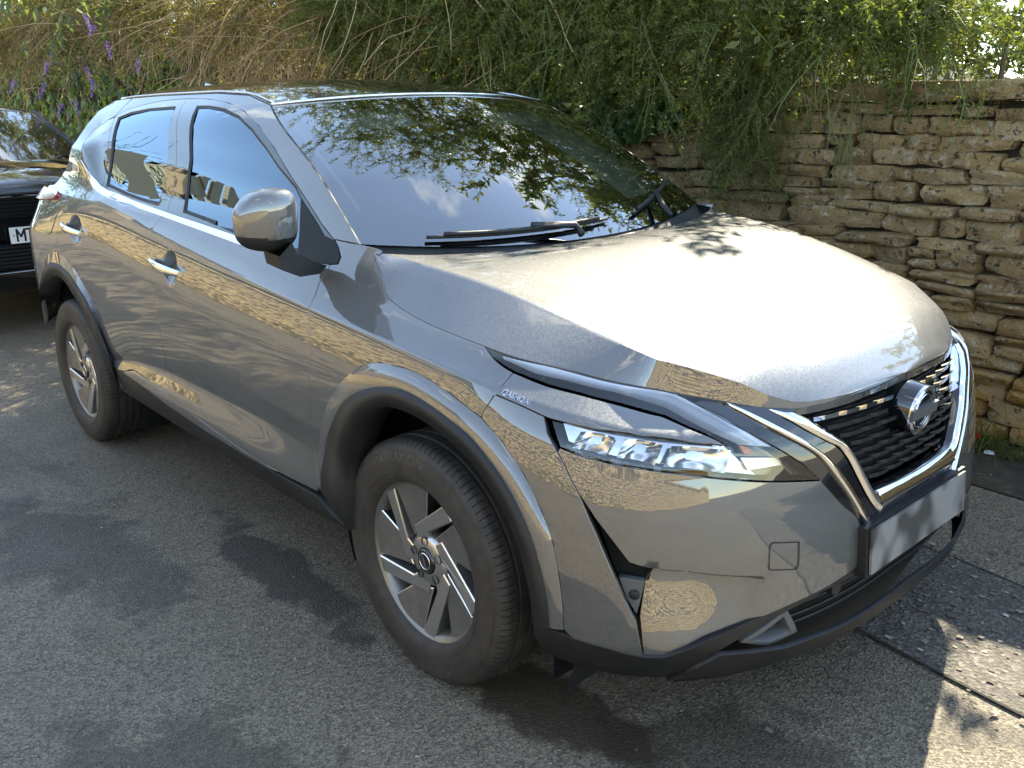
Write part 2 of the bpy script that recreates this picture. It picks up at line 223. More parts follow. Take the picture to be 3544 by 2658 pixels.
# panel edges on that surface (station, height)
K={
'fd_front_up':[(-.461,1.084),(-.467,1.064),(-.478,1.035),(-.471,.995),(-.472,.971)],
'fd_front_lo':[(-.472,.971),(-.469,.95),(-.46,.908),(-.455,.861),(-.454,.734),(-.474,.58),(-.463,.432)],
'fd_bottom':[(-.467,.414),(-.695,.409),(-.934,.416),(-1.218,.442),(-1.523,.469)],
'b_lo':[(-1.531,.476),(-1.577,.565),(-1.544,.639),(-1.533,.761),(-1.548,.865),(-1.553,.936),(-1.561,1.042),(-1.576,1.094)],
'b_up':[(-1.576,1.094),(-1.564,1.109),(-1.543,1.136),(-1.539,1.159)],
'rd_bottom':[(-1.531,.476),(-1.697,.488),(-1.898,.504),(-2.009,.479),(-2.120,.475)],
'rd_rear':[(-2.320,1.250),(-2.370,1.207),(-2.420,1.167),(-2.525,1.104),(-2.581,1.062),(-2.599,1.008),(-2.614,.937),(-2.582,.91)],
'ra_flare':[(-3.001,.722),(-2.931,.787),(-2.861,.84),(-2.790,.884),(-2.726,.906),(-2.662,.914),(-2.582,.91),(-2.493,.886),(-2.390,.84),(-2.320,.789),(-2.265,.737),(-2.207,.629),(-2.180,.554),(-2.126,.477)],
'ra_black':[(-2.976,.696),(-2.904,.761),(-2.830,.82),(-2.741,.855),(-2.659,.868),(-2.565,.864),(-2.451,.835),(-2.341,.779),(-2.269,.734),(-2.197,.633),(-2.156,.561),(-2.119,.486)],
'ra_open':[(-3.082,.606),(-2.981,.69),(-2.863,.761),(-2.722,.801),(-2.615,.805),(-2.526,.781),(-2.449,.737),(-2.387,.708),(-2.319,.639),(-2.259,.582),(-2.213,.503),(-2.093,.456),(-2.027,.394)],
'fa_flare':[(-.461,.433),(-.457,.516),(-.424,.607),(-.366,.708),(-.284,.795),(-.192,.854),(-.108,.878),(-.017,.884),(.089,.875),(.2,.85),(.284,.825),(.356,.783),(.423,.722),(.473,.649),(.502,.583),(.518,.502),(.526,.433),(.528,.372)],
'fa_crest':[(-.431,.439),(-.418,.516),(-.375,.61),(-.318,.709),(-.255,.776),(-.172,.835),(-.106,.859),(-.015,.869),(.091,.859),(.194,.834),(.288,.805),(.37,.759),(.434,.694),(.482,.614),(.506,.51),(.51,.441),(.511,.376)],
'fa_black':[(-.416,.437),(-.412,.505),(-.361,.607),(-.303,.693),(-.235,.76),(-.161,.8),(-.083,.825),(.009,.836),(.097,.826),(.182,.807),(.263,.783),(.34,.735),(.4,.678),(.449,.601),(.481,.503),(.494,.436),(.498,.375)],
'fa_open':[(-.297,.345),(-.289,.448),(-.285,.534),(-.244,.622),(-.191,.7),(-.133,.746),(-.065,.777),(.014,.784),(.099,.777),(.191,.754),(.277,.718),(.348,.663),(.394,.605),(.426,.534),(.445,.464),(.453,.41),(.456,.362)],
'sill_top':[(-2.120,.475),(-2.009,.479),(-1.738,.471),(-1.534,.447),(-1.212,.423),(-.919,.413),(-.705,.381),(-.456,.395)],
'sill_strip_low':[(-2.009,.479),(-1.739,.462),(-1.538,.437),(-1.216,.416),(-.92,.411)],
'sill_bot':[(-2.074,.377),(-1.813,.367),(-1.586,.371),(-1.283,.314),(-1.073,.325),(-.738,.313),(-.467,.324),(-.312,.337)],
'lowcrease':[(-2.114,.479),(-1.996,.486),(-1.953,.52),(-1.826,.553),(-1.698,.569),(-1.577,.565),(-1.231,.56),(-.935,.56),(-.629,.567),(-.602,.564)],
'hood_seam':[(-.292,1.127),(-.274,1.110),(-.23,1.082),(-.204,1.053),(-.171,1.029),(-.13,1.016),(-.094,1.007),(.003,.989),(.121,.975),(.202,.967),(.211,.967)],
'fender_top':[(-.427,1.089),(-.425,1.106),(-.449,1.130),(-.477,1.150),(-.412,1.147),(-.36,1.146),(-.319,1.144),(-.28,1.142),(-.292,1.127)],
'tip':[(.212,.966),(.246,.944),(.282,.931),(.314,.923)],
'bump_seam':[(.314,.923),(.315,.904),(.311,.882),(.292,.843),(.28,.811),(.251,.779)],
'hl_up':[(.212,.966),(.311,.952),(.435,.938),(.597,.916),(.796,.891)],
'hl_in':[(.796,.891),(.902,.858),(.989,.81),(1.048,.774),(1.099,.74),(1.146,.695)],
'hl_bot':[(1.146,.695),(.994,.719),(.867,.742),(.75,.761),(.636,.775),(.558,.786),(.505,.797)],
'hl_left':[(.505,.797),(.487,.824),(.468,.851)],
'strip_low':[(.311,.882),(.379,.87),(.45,.854),(.468,.851),(.547,.844),(.671,.835),(.793,.821),(.898,.805)],
'strip_up':[(.314,.923),(.416,.906),(.514,.895),(.614,.881),(.713,.864),(.759,.856),(.848,.829),(.898,.806)],
'drl_core_up':[(.258,.957),(.354,.944),(.491,.924),(.656,.903),(.794,.887),(.862,.867),(.944,.83),(1.016,.788)],
'drl_core_lo':[(.27,.946),(.364,.927),(.448,.919),(.604,.9),(.765,.871),(.807,.857),(.878,.83),(.933,.805)],
'ridge':[(.45,.854),(.468,.822),(.5,.787),(.524,.758),(.532,.743),(.564,.698),(.605,.617),(.639,.539),(.667,.473),(.693,.418),(.709,.332)],
'slot_right':[(.564,.7),(.599,.656),(.642,.605),(.674,.564)],
'slot_step':[(.674,.564),(.698,.557),(.724,.551)],
'slot_low':[(.724,.551),(.711,.497),(.693,.42)],
'ledge':[(.724,.551),(.799,.542),(.884,.525),(.979,.507)],
'facet_diag':[(.979,.507),(1.061,.422)],
'paint_low':[(.445,.362),(.494,.361),(.549,.355),(.632,.345),(.711,.327),(.757,.329),(.852,.374),(.95,.404),(1.061,.422),(1.178,.434),(1.288,.451)],
'main_right':[(1.146,.694),(1.213,.625),(1.283,.56),(1.288,.451)],
'lip_low':[(.438,.317),(.433,.24),(.545,.236),(.666,.244),(.772,.249),(.874,.259),(.985,.257),(1.103,.263),(1.234,.276),(1.404,.286),(1.517,.279)],
'lip_up':[(.836,.299),(.88,.335),(.96,.324),(1.050,.311),(1.106,.312),(1.218,.31),(1.390,.315)],
'trim_low':[(.836,.299),(.875,.336),(.926,.366),(.988,.393),(1.056,.409),(1.158,.426),(1.272,.429)],
'tow':[(.999,.585),(1.075,.571),(1.075,.516),(1.068,.506),(.992,.521),(.99,.53),(.992,.578)],
'chr1_out':[(.932,.873),(.969,.856),(1.018,.829),(1.076,.796),(1.123,.768),(1.158,.739),(1.207,.679),(1.258,.615),(1.302,.552)],
'chr1_in':[(.947,.873),(.986,.857),(1.035,.831),(1.093,.798),(1.135,.77),(1.174,.739),(1.225,.679),(1.278,.61),(1.324,.548)],
'chr2_out':[(1.041,.857),(1.079,.836),(1.131,.804),(1.192,.769),(1.208,.761),(1.238,.727),(1.270,.676),(1.314,.615),(1.366,.558)],
'chr2_in':[(1.103,.846),(1.140,.826),(1.187,.794),(1.228,.768),(1.246,.749),(1.266,.721),(1.294,.681),(1.326,.635),(1.350,.622)],
'hood_front':[(.796,.891),(.876,.882),(.962,.871),(1.043,.859),(1.106,.852),(1.112,.85),(1.230,.852),(1.344,.855),(1.492,.858)],
'glass_f':[(-1.410,1.166),(-1.453,1.345),(-1.576,1.531),(-1.480,1.531),(-1.345,1.520),(-1.214,1.495),(-1.089,1.453),(-.964,1.396),(-.858,1.339),(-.738,1.285),(-.692,1.253),(-.631,1.099),(-.699,1.099),(-.822,1.108),(-1.027,1.125),(-1.255,1.153),(-1.167,1.144)],
'sail':[(-.692,1.253),(-.647,1.227),(-.581,1.190),(-.53,1.158),(-.479,1.148),(-.447,1.131),(-.426,1.107),(-.427,1.089),(-.461,1.085),(-.537,1.084),(-.63,1.096)],
'frame_top_f':[(-1.721,1.558),(-1.526,1.553),(-1.346,1.536),(-1.195,1.506),(-1.056,1.460),(-.917,1.393),(-.779,1.310),(-.662,1.247),(-.56,1.188),(-.479,1.148)],
'frame_top_r':[(-1.721,1.558),(-1.925,1.554),(-2.111,1.539),(-2.233,1.520),(-2.297,1.495)],
'bpost_seam':[(-1.721,1.558),(-1.555,1.343),(-1.527,1.160)],
'bpost_r':[(-1.742,1.533),(-1.624,1.350),(-1.617,1.179)],
'glass_r':[(-2.141,1.224),(-2.165,1.359),(-2.258,1.495),(-2.161,1.515),(-1.988,1.528),(-1.751,1.533),(-1.630,1.359),(-1.621,1.180),(-1.762,1.183),(-1.947,1.199)],
'glass_q':[(-2.355,1.293),(-2.409,1.342),(-2.423,1.387),(-2.459,1.434),(-2.342,1.477),(-2.308,1.491),(-2.212,1.369),(-2.179,1.238),(-2.287,1.274)],
'rd_frame_rear':[(-2.297,1.495),(-2.192,1.359),(-2.168,1.231)],
'belt_low':[(-2.441,1.321),(-2.411,1.285),(-2.327,1.248),(-2.217,1.213),(-2.100,1.196),(-1.901,1.179),(-1.711,1.162),(-1.533,1.148),(-1.226,1.121),(-1.078,1.108),(-.931,1.096)],
'belt_up':[(-2.406,1.320),(-2.350,1.294),(-2.280,1.263),(-2.181,1.226),(-2.110,1.211),(-1.856,1.184),(-1.605,1.166),(-1.536,1.161),(-1.245,1.139),(-1.002,1.119)],
'sail_low':[(-.698,1.098),(-.63,1.097),(-.549,1.096),(-.538,1.086),(-.461,1.085)],
'ws_edge':[(-.361,1.146),(-.472,1.216),(-.582,1.283),(-.651,1.324),(-.794,1.399),(-1.069,1.526)],
'handle_f':[(-1.533,1.003),(-1.501,1.008),(-1.279,.983),(-1.295,.966),(-1.386,.96),(-1.526,.982)],
'handle_r':[(-2.507,1.056),(-2.440,1.066),(-2.235,1.042),(-2.258,1.021),(-2.359,1.019),(-2.499,1.043)],
'cup_f':[(-1.437,1.004),(-1.431,1.028),(-1.395,1.040),(-1.360,1.032),(-1.337,.994),(-1.339,.961),(-1.360,.935),(-1.388,.926),(-1.423,.933),(-1.445,.956)],
'cup_r':[(-2.403,1.068),(-2.369,1.084),(-2.303,1.098),(-2.275,1.093),(-2.273,1.052),(-2.310,1.010),(-2.370,.981),(-2.409,.988),(-2.436,1.015)],
'fuel':[(-2.833,1.083),(-2.770,1.124),(-2.659,1.158),(-2.588,1.168),(-2.524,1.161),(-2.513,1.140),(-2.630,1.074),(-2.661,1.031),(-2.691,1.000),(-2.740,.986),(-2.795,.997),(-2.829,1.036)],
'taillight':[(-2.994,1.197),(-2.709,1.179),(-2.667,1.173),(-2.695,1.149),(-2.811,1.133),(-2.984,1.136)],
}
def pchip_coef(x,y):
    x=np.asarray(x,float);y=np.asarray(y,float);h=np.diff(x);dl=np.diff(y)/h;n=len(x);m=np.zeros(n)
    for i in range(1,n-1):
        if dl[i-1]*dl[i]>0:
            w1=2*h[i]+h[i-1];w2=h[i]+2*h[i-1];m[i]=(w1+w2)/(w1/dl[i-1]+w2/dl[i])
    m[0]=dl[0];m[-1]=dl[-1]
    return x,y,m
def pchip(co,q):
    x,y,m=co;q=np.asarray(q,float);i=np.clip(np.searchsorted(x,q)-1,0,len(x)-2);h=x[i+1]-x[i];t=(q-x[i])/h
    t2=np.clip(t,0,1);ex=(t-t2)*h
    r=(2*t2**3-3*t2**2+1)*y[i]+(t2**3-2*t2**2+t2)*h*m[i]+(-2*t2**3+3*t2**2)*y[i+1]+(t2**3-t2**2)*h*m[i+1]
    return r+np.where(ex<0,ex*m[0],np.where(ex>0,ex*m[-1],0))
# ---- plan base curve: straight w=.90 for s<=.30, then superellipse to the nose, and a rear corner
XS,AX,BW,NP=0.30,0.62,0.90,2.5
_t=np.linspace(0,1,4001)**1.0*np.pi/2
_cx=XS+AX*np.sin(_t)**(2/NP);_cw=BW*np.cos(_t)**(2/NP)
_ds=np.hypot(np.diff(_cx),np.diff(_cw));_s=np.concatenate([[0],np.cumsum(_ds)])+XS
SMAX=_s[-1]
# rear corner
XR,ARX,NR=-2.95,0.57,2.6
_rx=XR-ARX*np.sin(_t)**(2/NR);_rw=BW*np.cos(_t)**(2/NR)
_rs=XR-np.concatenate([[0],np.cumsum(np.hypot(np.diff(_rx),np.diff(_rw)))])
SMIN=_rs[-1]
def base(s):
    s=np.asarray(s,float)
    f=s>XS;r=s<XR
    x=np.where(f,np.interp(s,_s,_cx),np.where(r,np.interp(-s,-_rs,_rx),s))
    w=np.where(f,np.interp(s,_s,_cw),np.where(r,np.interp(-s,-_rs,_rw),BW))
    return x,w
def normal2(s):
    e=.01
    x1,w1=base(np.minimum(s+e,SMAX-1e-6));x0,w0=base(np.maximum(s-e,SMIN+1e-6));tx,tw=x1-x0,w1-w0;l=np.hypot(tx,tw)
    return -tw/l,tx/l
_ln=[]
for ln in LINES:
    a=np.array(ln,float)
    f=pchip_coef
    _ln.append((f(a[:,0],a[:,1]),f(a[:,0],a[:,2])))
CREASE=(3,9)
def section(s):
    Z=np.stack([pchip(a,s) for a,b in _ln],-1);Dd=np.stack([pchip(b,s) for a,b in _ln],-1)
    return Z,Dd
def dof(s,z):
    s=np.atleast_1d(np.asarray(s,float));z=np.atleast_1d(np.asarray(z,float))
    Z,Dd=section(s);n=Z.shape[-1]
    h=np.maximum(np.diff(Z,axis=-1),1e-4);dl=np.diff(Dd,axis=-1)/h
    m=np.zeros_like(Z)
    a,b=dl[...,:-1],dl[...,1:];h0,h1=h[...,:-1],h[...,1:]
    mm=(a*h1+b*h0)/(h0+h1)
    # limited
    lim=3*np.minimum(abs(a),abs(b));same=a*b>0
    mm=np.where(same,np.sign(mm)*np.minimum(abs(mm),lim),mm*0.35)
    m[...,1:-1]=mm;m[...,0]=dl[...,0];m[...,-1]=dl[...,-1]
    ml,mr=m.copy(),m.copy()
    for q in CREASE:
        ml[...,q]=dl[...,q-1]*.75+m[...,q]*.25;mr[...,q]=dl[...,q]*.75+m[...,q]*.25
    i=np.clip((z[...,None]>Z).sum(-1)-1,0,n-2);ii=i[...,None]
    g=lambda A,k:np.take_along_axis(A,k,-1)[...,0]
    z0=g(Z,ii);H=np.maximum(g(Z,ii+1)-z0,1e-4);t=(z-z0)/H;t2=np.clip(t,0,1)
    y0,y1,m0,m1=g(Dd,ii),g(Dd,ii+1),g(mr,ii),g(ml,ii+1)
    r=(2*t2**3-3*t2**2+1)*y0+(t2**3-2*t2**2+t2)*H*m0+(-2*t2**3+3*t2**2)*y1+(t2**3-t2**2)*H*m1
    ex=(t-t2)*H
    return r+np.where(ex<0,ex*m0,np.where(ex>0,ex*m1,0))
def B(s,z,o=0.):
    """near side point (y negative)"""
    s=np.atleast_1d(np.asarray(s,float));z=np.atleast_1d(np.asarray(z,float))
    x,w=base(s);nx,nw=normal2(s);d=dof(s,z)+o
    return np.stack([x+nx*d,-(w+nw*d),z],-1)
K['belt_low']+= [(-.742,1.088),(-.55,1.084)]
K['belt_up']+= [(-.72,1.098)]
def BF(s,z,o=0.):
    s=np.atleast_1d(np.asarray(s,float)); z=np.atleast_1d(np.asarray(z,float)); far=s>SMAX-1e-4
    P=B(np.where(far,2*SMAX-s-2e-4,s),z,o); P[:,1]=np.where(far,-P[:,1],P[:,1]); return P
def BN(s,z,o=0.,fn=BF,e=.0025):
    a=fn(s+e,z,o)-fn(s-e,z,o); b=fn(s,z+e,o)-fn(s,z-e,o); n=np.cross(a,b); n/=np.linalg.norm(n,axis=1)[:,None]+1e-12
    return n
def cvs(name,n=6):
    rev=name[0]=='-'; p=K[name.strip('-')]; q=catmull(p,n); q=[tuple(x) for x in q]; return q[::-1] if rev else q
def J(*parts,n=6):
    out=[]
    for p in parts:
        q=cvs(p,n) if isinstance(p,str) else [tuple(map(float,x)) for x in p]
        for x in q:
            if not out or math.hypot(x[0]-out[-1][0],x[1]-out[-1][1])>.0015: out.append(x)
    if math.hypot(out[0][0]-out[-1][0],out[0][1]-out[-1][1])<.0015: out.pop()
    return out
def densify(p,d=.03):
    out=[]
    for i in range(len(p)):
        a,b=np.array(p[i]),np.array(p[(i+1)%len(p)]); k=max(1,int(np.hypot(*(b-a))/d))
        for j in range(k): out.append(tuple(a+(b-a)*j/k))
    return out
def area2(p): 
    P=np.array(p); return .5*np.sum(P[:,0]*np.roll(P[:,1],-1)-np.roll(P[:,0],-1)*P[:,1])
def inpoly(P,q):
    P=np.array(P); x,y=q[:,0],q[:,1]; c=np.zeros(len(q),bool); n=len(P)
    for i in range(n):
        a,b=P[i],P[(i+1)%n]; m=((a[1]>y)!=(b[1]>y)); 
        if m.any(): c^= m&(x<(b[0]-a[0])*(y-a[1])/((b[1]-a[1]) if b[1]!=a[1] else 1e-12)+a[0])
    return c
def dist_poly(P,q):
    P=np.array(P); d=np.full(len(q),9.)
    for i in range(len(P)):
        a,b=P[i],P[(i+1)%len(P)]; ab=b-a; t=np.clip(((q-a)@ab)/(ab@ab+1e-12),0,1); d=np.minimum(d,np.linalg.norm(q-(a+t[:,None]*ab),axis=1))
    return d
def inset_poly(P,d):
    P=np.array(P,float); n=len(P); out=[]
    for i in range(n):
        a,b,c=P[i-1],P[i],P[(i+1)%n]; u=(b-a)/(np.hypot(*(b-a))+1e-9); v=(c-b)/(np.hypot(*(c-b))+1e-9)
        n1=np.array([-u[1],u[0]]); n2=np.array([-v[1],v[0]]); m=n1+n2; l=np.hypot(*m); 
        if l<.2: m=n1; l=1.
        m/=l; k=min(1/max(m@n1,.3),2.2); out.append(b+m*d*k)
    return [tuple(x) for x in out]
def interior(poly,g,extra):
    P=np.array(poly); s0,s1=P[:,0].min(),P[:,0].max(); z0,z1=P[:,1].min(),P[:,1].max(); pts=[]
    for s in np.arange(s0+g*.5,s1,g):
        Z=section(np.array([min(s,2*SMAX-s)]))[0][0]; col=[z0]+[z for z in Z if z0<z<z1]+[z1]
        for q in CREASE:
            for e_ in (-.005,.005):
                if z0<Z[q]+e_<z1: pts.append((s,Z[q]+e_))
        for a,b in zip(col[:-1],col[1:]):
            k=max(1,int(round((b-a)/g)))
            for j in range(k): pts.append((s,a+(b-a)*j/k))
    for e in extra: pts+=e
    q=np.array(pts) if pts else np.zeros((0,2))
    if len(q): q=q[inpoly(poly,q)]
    if len(q): q=q[dist_poly(poly,q)>g*.15]
    return q
def panel(name,poly,material,parent,inset=.0022,o=0.,off=None,g=.028,flange=.018,dents=(),side=1,fn=BF,round_=.0016,holes=(),extra_pts=None):
    poly=densify(poly,g*1.2)
    if area2(poly)<0: poly=poly[::-1]
    if inset: poly=inset_poly(poly,inset)
    extra=[]
    for (cs,cz,rs,rz,dp) in dents:
        e=[]
        for a in np.linspace(-1.15,1.15,18):
            for b in np.linspace(-1.15,1.15,18): e.append((cs+rs*a,cz+rz*b))
        extra.append(e)
    if extra_pts: extra.append(extra_pts)
    q=interior(poly,g,extra)
    for (cs,cz,rs,rz,dp) in dents: pass
    n0=len(poly); pts=[Vector(p) for p in poly]+[Vector(p) for p in q]
    loops=[list(range(n0))]
    for h in holes:
        h=densify(h,g); 
        if area2(h)>0: h=h[::-1]
        k=len(pts); pts+=[Vector(p) for p in h]; loops.append(list(range(k,k+len(h))))
    edges=[(l[i],l[(i+1)%len(l)]) for l in loops for i in range(len(l))]
    r=delaunay_2d_cdt(pts,edges,[],2 if holes else 1,1e-5) if not holes else delaunay_2d_cdt(pts,edges,[],0,1e-5)
    V=np.array([tuple(v) for v in r[0]]); F=[list(f) for f in r[2]]
    cen=np.array([V[f].mean(0) for f in F]); keep=inpoly(poly,cen)
    for h in holes: keep&=~inpoly(h,cen)
    F=[f for f,k in zip(F,keep) if k]
    s,z=V[:,0],V[:,1]
    def surf(s,z,oo=0.):
        d=np.zeros_like(s)+o
        if off is not None: d=d+off(s,z)
        for (cs,cz,rs,rz,dp) in dents:
            rr=((s-cs)/rs)**2+((z-cz)/rz)**2; d=d-dp*np.clip(1-rr,0,1)**.75
        return fn(s,z,d)
    P=surf(s,z); N=BN(s,z,0.,surf)
    # orient faces outward
    f0=[]
    for f in F:
        a,b,c=P[f[0]],P[f[1]],P[f[2]]; nn=np.cross(b-a,c-a); f0.append(f if nn@N[f[0]]>0 else f[::-1])
    F=f0
    # boundary rings
    ec={}
    for f in F:
        for i in range(3): ec[(f[i],f[(i+1)%3])]=1
    bd=[e for e in ec if (e[1],e[0]) not in ec]
    if flange:
        outv={}; acc={}
        for a,b in bd:
            t=P[b]-P[a]; t/=np.linalg.norm(t)+1e-12; w=np.cross(t,N[a]); 
            for k in(a,b): acc[k]=acc.get(k,0)+w
        V3=list(P); NN=list(N)
        for k,w in acc.items():
            w=w-N[k]*(w@N[k]); w=w/(np.linalg.norm(w)+1e-12); i=len(V3)
            V3.append(P[k]+w*round_-N[k]*round_); NN.append(w*.92+N[k]*.38); V3.append(P[k]+w*round_-N[k]*flange); NN.append(w); outv[k]=(i,i+1)
        for a,b in bd:
            F.append([b,a,outv[a][0],outv[b][0]]); F.append([outv[b][0],outv[a][0],outv[a][1],outv[b][1]])
        P=np.array(V3); N=np.array(NN); N/=np.linalg.norm(N,axis=1)[:,None]+1e-12
    if side<0:
        P=P*[1,-1,1]; N=N*[1,-1,1]; F=[f[::-1] for f in F]
    return mo(name,P,F,MT[material] if isinstance(material,str) else material,parent,N)
def strip(name,curves,material,parent,offs,side=1,n=60,fn=BF,close=False,mi=None):
    """loft between edge curves on the body surface; offs = offset from the surface for each curve"""
    rows=[]
    for c,o in zip(curves,offs):
        q=cvs(c,8) if isinstance(c,str) else c
        q=resample(q,n); rows.append(fn(q[:,0],q[:,1],o) if not callable(o) else o(q))
    V=np.concatenate(rows); F=[]
    for i in range(len(rows)-1):
        for j in range(n-1): F.append((i*n+j,i*n+j+1,(i+1)*n+j+1,(i+1)*n+j))
    if side<0: V=V*[1,-1,1]; F=[f[::-1] for f in F]
    me=mesh(name,V,F,[MT[m] for m in (material if isinstance(material,list) else [material])])
    if mi: me.polygons.foreach_set('material_index',[mi[i] for i in range(len(rows)-1) for j in range(n-1)])
    return obj(name,me,parent)
def subset(name,i,j): return [tuple(p) for p in K[name][i:j]]
# ------------------------------------------------------------------ the parked grey car
car=empty('parked_car')
tag(car,'metallic grey crossover parked in front of the dry stone wall, filling the frame','car')
def mir(p): return [(2*SMAX-s,z) for s,z in p][::-1]
SL_TOP=[(-2.126,.470),(-2.016,.476),(-1.749,.457),(-1.548,.433),(-1.224,.411),(-.928,.402),(-.709,.398),(-.47,.396)]
SL_BOT=[(-.33,.335),(-.466,.322),(-.736,.316),(-1.07,.320),(-1.28,.328),(-1.585,.348),(-1.8,.362),(-2.074,.376)]
QG=[(-2.43,1.345),(-2.445,1.39),(-2.485,1.44),(-2.36,1.485)]
REDGE=[(-2.49,1.566),(-2.585,1.525),(-2.60,1.47),(-2.585,1.40),(-2.625,1.315),(-2.78,1.244),(-2.86,1.20)]
for sd in (1,-1):
    # --- doors
    fd=panel('front_door',J('fd_front_up','fd_front_lo','fd_bottom','b_lo',K['b_up'][:3]+[(-1.536,1.148)],K['belt_low'][7:]),'paint_grey',car,side=sd,dents=[(-1.39,.983,.056,.060,.024)])
    rd=panel('rear_door',J('rd_rear',K['ra_flare'][6:],'-rd_bottom','b_lo',K['b_up'][:3]+[(-1.536,1.148)],K['belt_low'][2:8][::-1]),'paint_grey',car,side=sd,dents=[(-2.35,1.04,.082,.060,.024)])
    fr=panel('window_frame',J('frame_top_f',[(-.447,1.131),(-.426,1.107),(-.43,1.089),(-.55,1.088),(-.72,1.098),(-1.002,1.119),(-1.245,1.139),(-1.529,1.161)],'-bpost_seam'),'gloss_black',fd,inset=.0015,side=sd,holes=[J(K['glass_f'])],g=.04)
    panel('sail_panel',J(K['sail']),'sail_black',fd,inset=.001,o=.003,side=sd,g=.04,flange=.006)
    for gk,par_ in(('glass_f',fd),('glass_r',rd)):
        gp=J(K[gk]); gp=gp if area2(gp)>0 else gp[::-1]; gi2=inset_poly(gp,.011); go2=inset_poly(gp,-.003); strip('window_seal',[go2+go2[:1],gi2+gi2[:1]],'seal_rubber',par_,[-.001,-.006],sd,200)
    gl=panel('window_glass',J(K['glass_f']),'side_glass',fd,inset=-.004,o=-.008,flange=0,side=sd,g=.05)
    rr=panel('window_frame',J('frame_top_r',K['rd_frame_rear'],K['belt_up'][3:8],'-bpost_seam'),'gloss_black',rd,inset=.0015,side=sd,holes=[J(K['glass_r'])],g=.04)
    panel('window_glass',J(K['glass_r']),'side_glass',rd,inset=-.004,o=-.008,flange=0,side=sd,g=.05)
    panel('belt_trim',J('belt_low',K['belt_up'][::-1]),'chrome',car,inset=0,o=.003,side=sd,g=.03,flange=.006)
    # --- wing, quarter, rail
    panel('front_wing',J('-fd_front_lo','-fd_front_up',K['fender_top'],'hood_seam','tip',K['bump_seam'][:4]+[(.286,.828)],K['fa_flare'][10::-1]),'paint_grey',car,side=sd)
    qp=panel('rear_quarter',J('-rd_rear',K['belt_low'][2::-1],QG,[(-2.305,1.5),(-2.3,1.572)],REDGE,[(-3.1,1.18),(-3.3,1.16),(-3.42,1.06),(-3.5,.95),(-3.55,.6),(-3.35,.5),(-3.1,.5),(-3.06,.62)],K['ra_flare'][:7]),'paint_grey',car,side=sd,g=.035)
    panel('fuel_flap' if sd>0 else 'quarter_panel_badge',K['fuel'],'paint_grey',qp,inset=.001,o=.0025,side=sd,g=.03,flange=.004) if sd>0 else None
    panel('quarter_window',J(K['rd_frame_rear'],K['belt_up'][3::-1],QG),'gloss_black',car,side=sd,g=.04)
    panel('roof_rail',J([(-.477,1.15)],K['ws_edge'],[(-1.25,1.560),(-1.5,1.573),(-2.0,1.575),(-2.29,1.572),(-2.297,1.502)],'-frame_top_r',K['frame_top_f'][1:]),'paint_grey',car,side=sd)
    # --- tail lamp
    panel('tail_lamp',[(-3.1,1.19),(-2.66,1.186),(-2.625,1.176),(-2.66,1.152),(-2.78,1.138),(-3.1,1.13)],'red_lens',car,o=.02,side=sd,g=.04,flange=.03)
    # --- sill
    panel('sill_paint',J(K['rd_bottom'][2::-1],K['fd_bottom'][3:0:-1],[(-.75,.402)],SL_TOP[5:0:-1]),'paint_grey',car,side=sd,inset=.0015)
    panel('sill_cladding',J(SL_TOP,[(-.40,.36)],SL_BOT),'black_plastic',car,side=sd,inset=.0008,flange=.05)
    # --- arches
    arch=empty('wheel_arch',(0,0,0),car)
    def inward(q): P=BF(q[:,0],q[:,1],.008); P[:,1]+=.09; return P
    for a,b,nm in((0,11,'arch_flare'),(10,18,'arch_flare')):
        A,Bc,Cc=[K[k][a:b] for k in('fa_flare','fa_crest','fa_black')]
        strip(nm,[catmull(A,8),catmull(Bc,8),catmull(Cc,8)],'paint_grey',arch,[0,.013,.012],sd,40)
    strip('arch_cladding',['fa_black','fa_black','fa_open','fa_open'],'black_plastic',arch,[.009,.017,.012,inward],sd,70)
    strip('arch_flare',['ra_flare','ra_black'],'paint_grey',arch,[0,.014],sd,60)
    strip('arch_cladding',['ra_black','ra_black','ra_open','ra_open'],'black_plastic',arch,[.009,.017,.012,inward],sd,70)
    for cx in(0,-2.665):
        v,f=[],[]
        for i in range(25):
            a=math.pi*(-.12+1.24*i/24)
            for y in(-.80,-.62): v.append((cx+.50*math.cos(a),y*sd,.33+.50*math.sin(a)))
        for i in range(24): f.append((2*i,2*i+1,2*i+3,2*i+2))
        k=len(v); v.append((cx,-.62*sd,.33)); f+=[(2*i+1,k,2*i+3) for i in range(24)]
        mo('arch_liner',v,f,MT['dark_void'],arch)
    # --- front bumper
    bp=empty('front_bumper',(0,0,0),car)
    panel('bumper_corner',J([(.315,.905),(.312,.882),(.291,.842),(.286,.828)],K['fa_flare'][10:],[(.549,.355),(.632,.345),(.709,.329)],K['ridge'][::-1],K['strip_low'][2::-1]),'paint_grey',bp,side=sd)
    panel('bumper_strip',J('strip_up',K['strip_low'][::-1],[(.315,.905)]),'paint_grey',bp,side=sd)
    TOW=[tuple(p) for p in K['tow']]
    LX=np.array(K['ledge'])
    def ledge_off(s,z):
        zl=np.interp(s,LX[:,0],LX[:,1]); dn=np.clip((zl-z)/.006,0,1)*np.clip((.985-s)/.16,0,1)**.7*(s<.985)
        return -dn*(.056*np.clip((z-.31)/.2,0,1)+.003)
    FP=J('-hl_bot','main_right',K['paint_low'][10:3:-1],[(.700,.42)],K['slot_low'][1::-1],K['slot_step'][::-1],K['slot_right'][::-1],K['ridge'][5:1:-1])
    panel('bumper_face',FP,'paint_grey',bp,side=sd,off=ledge_off,extra_pts=[(s_,np.interp(s_,LX[:,0],LX[:,1])-q) for s_ in np.arange(.73,.985,.012) for q in(-.004,.0003,.0062,.011)])
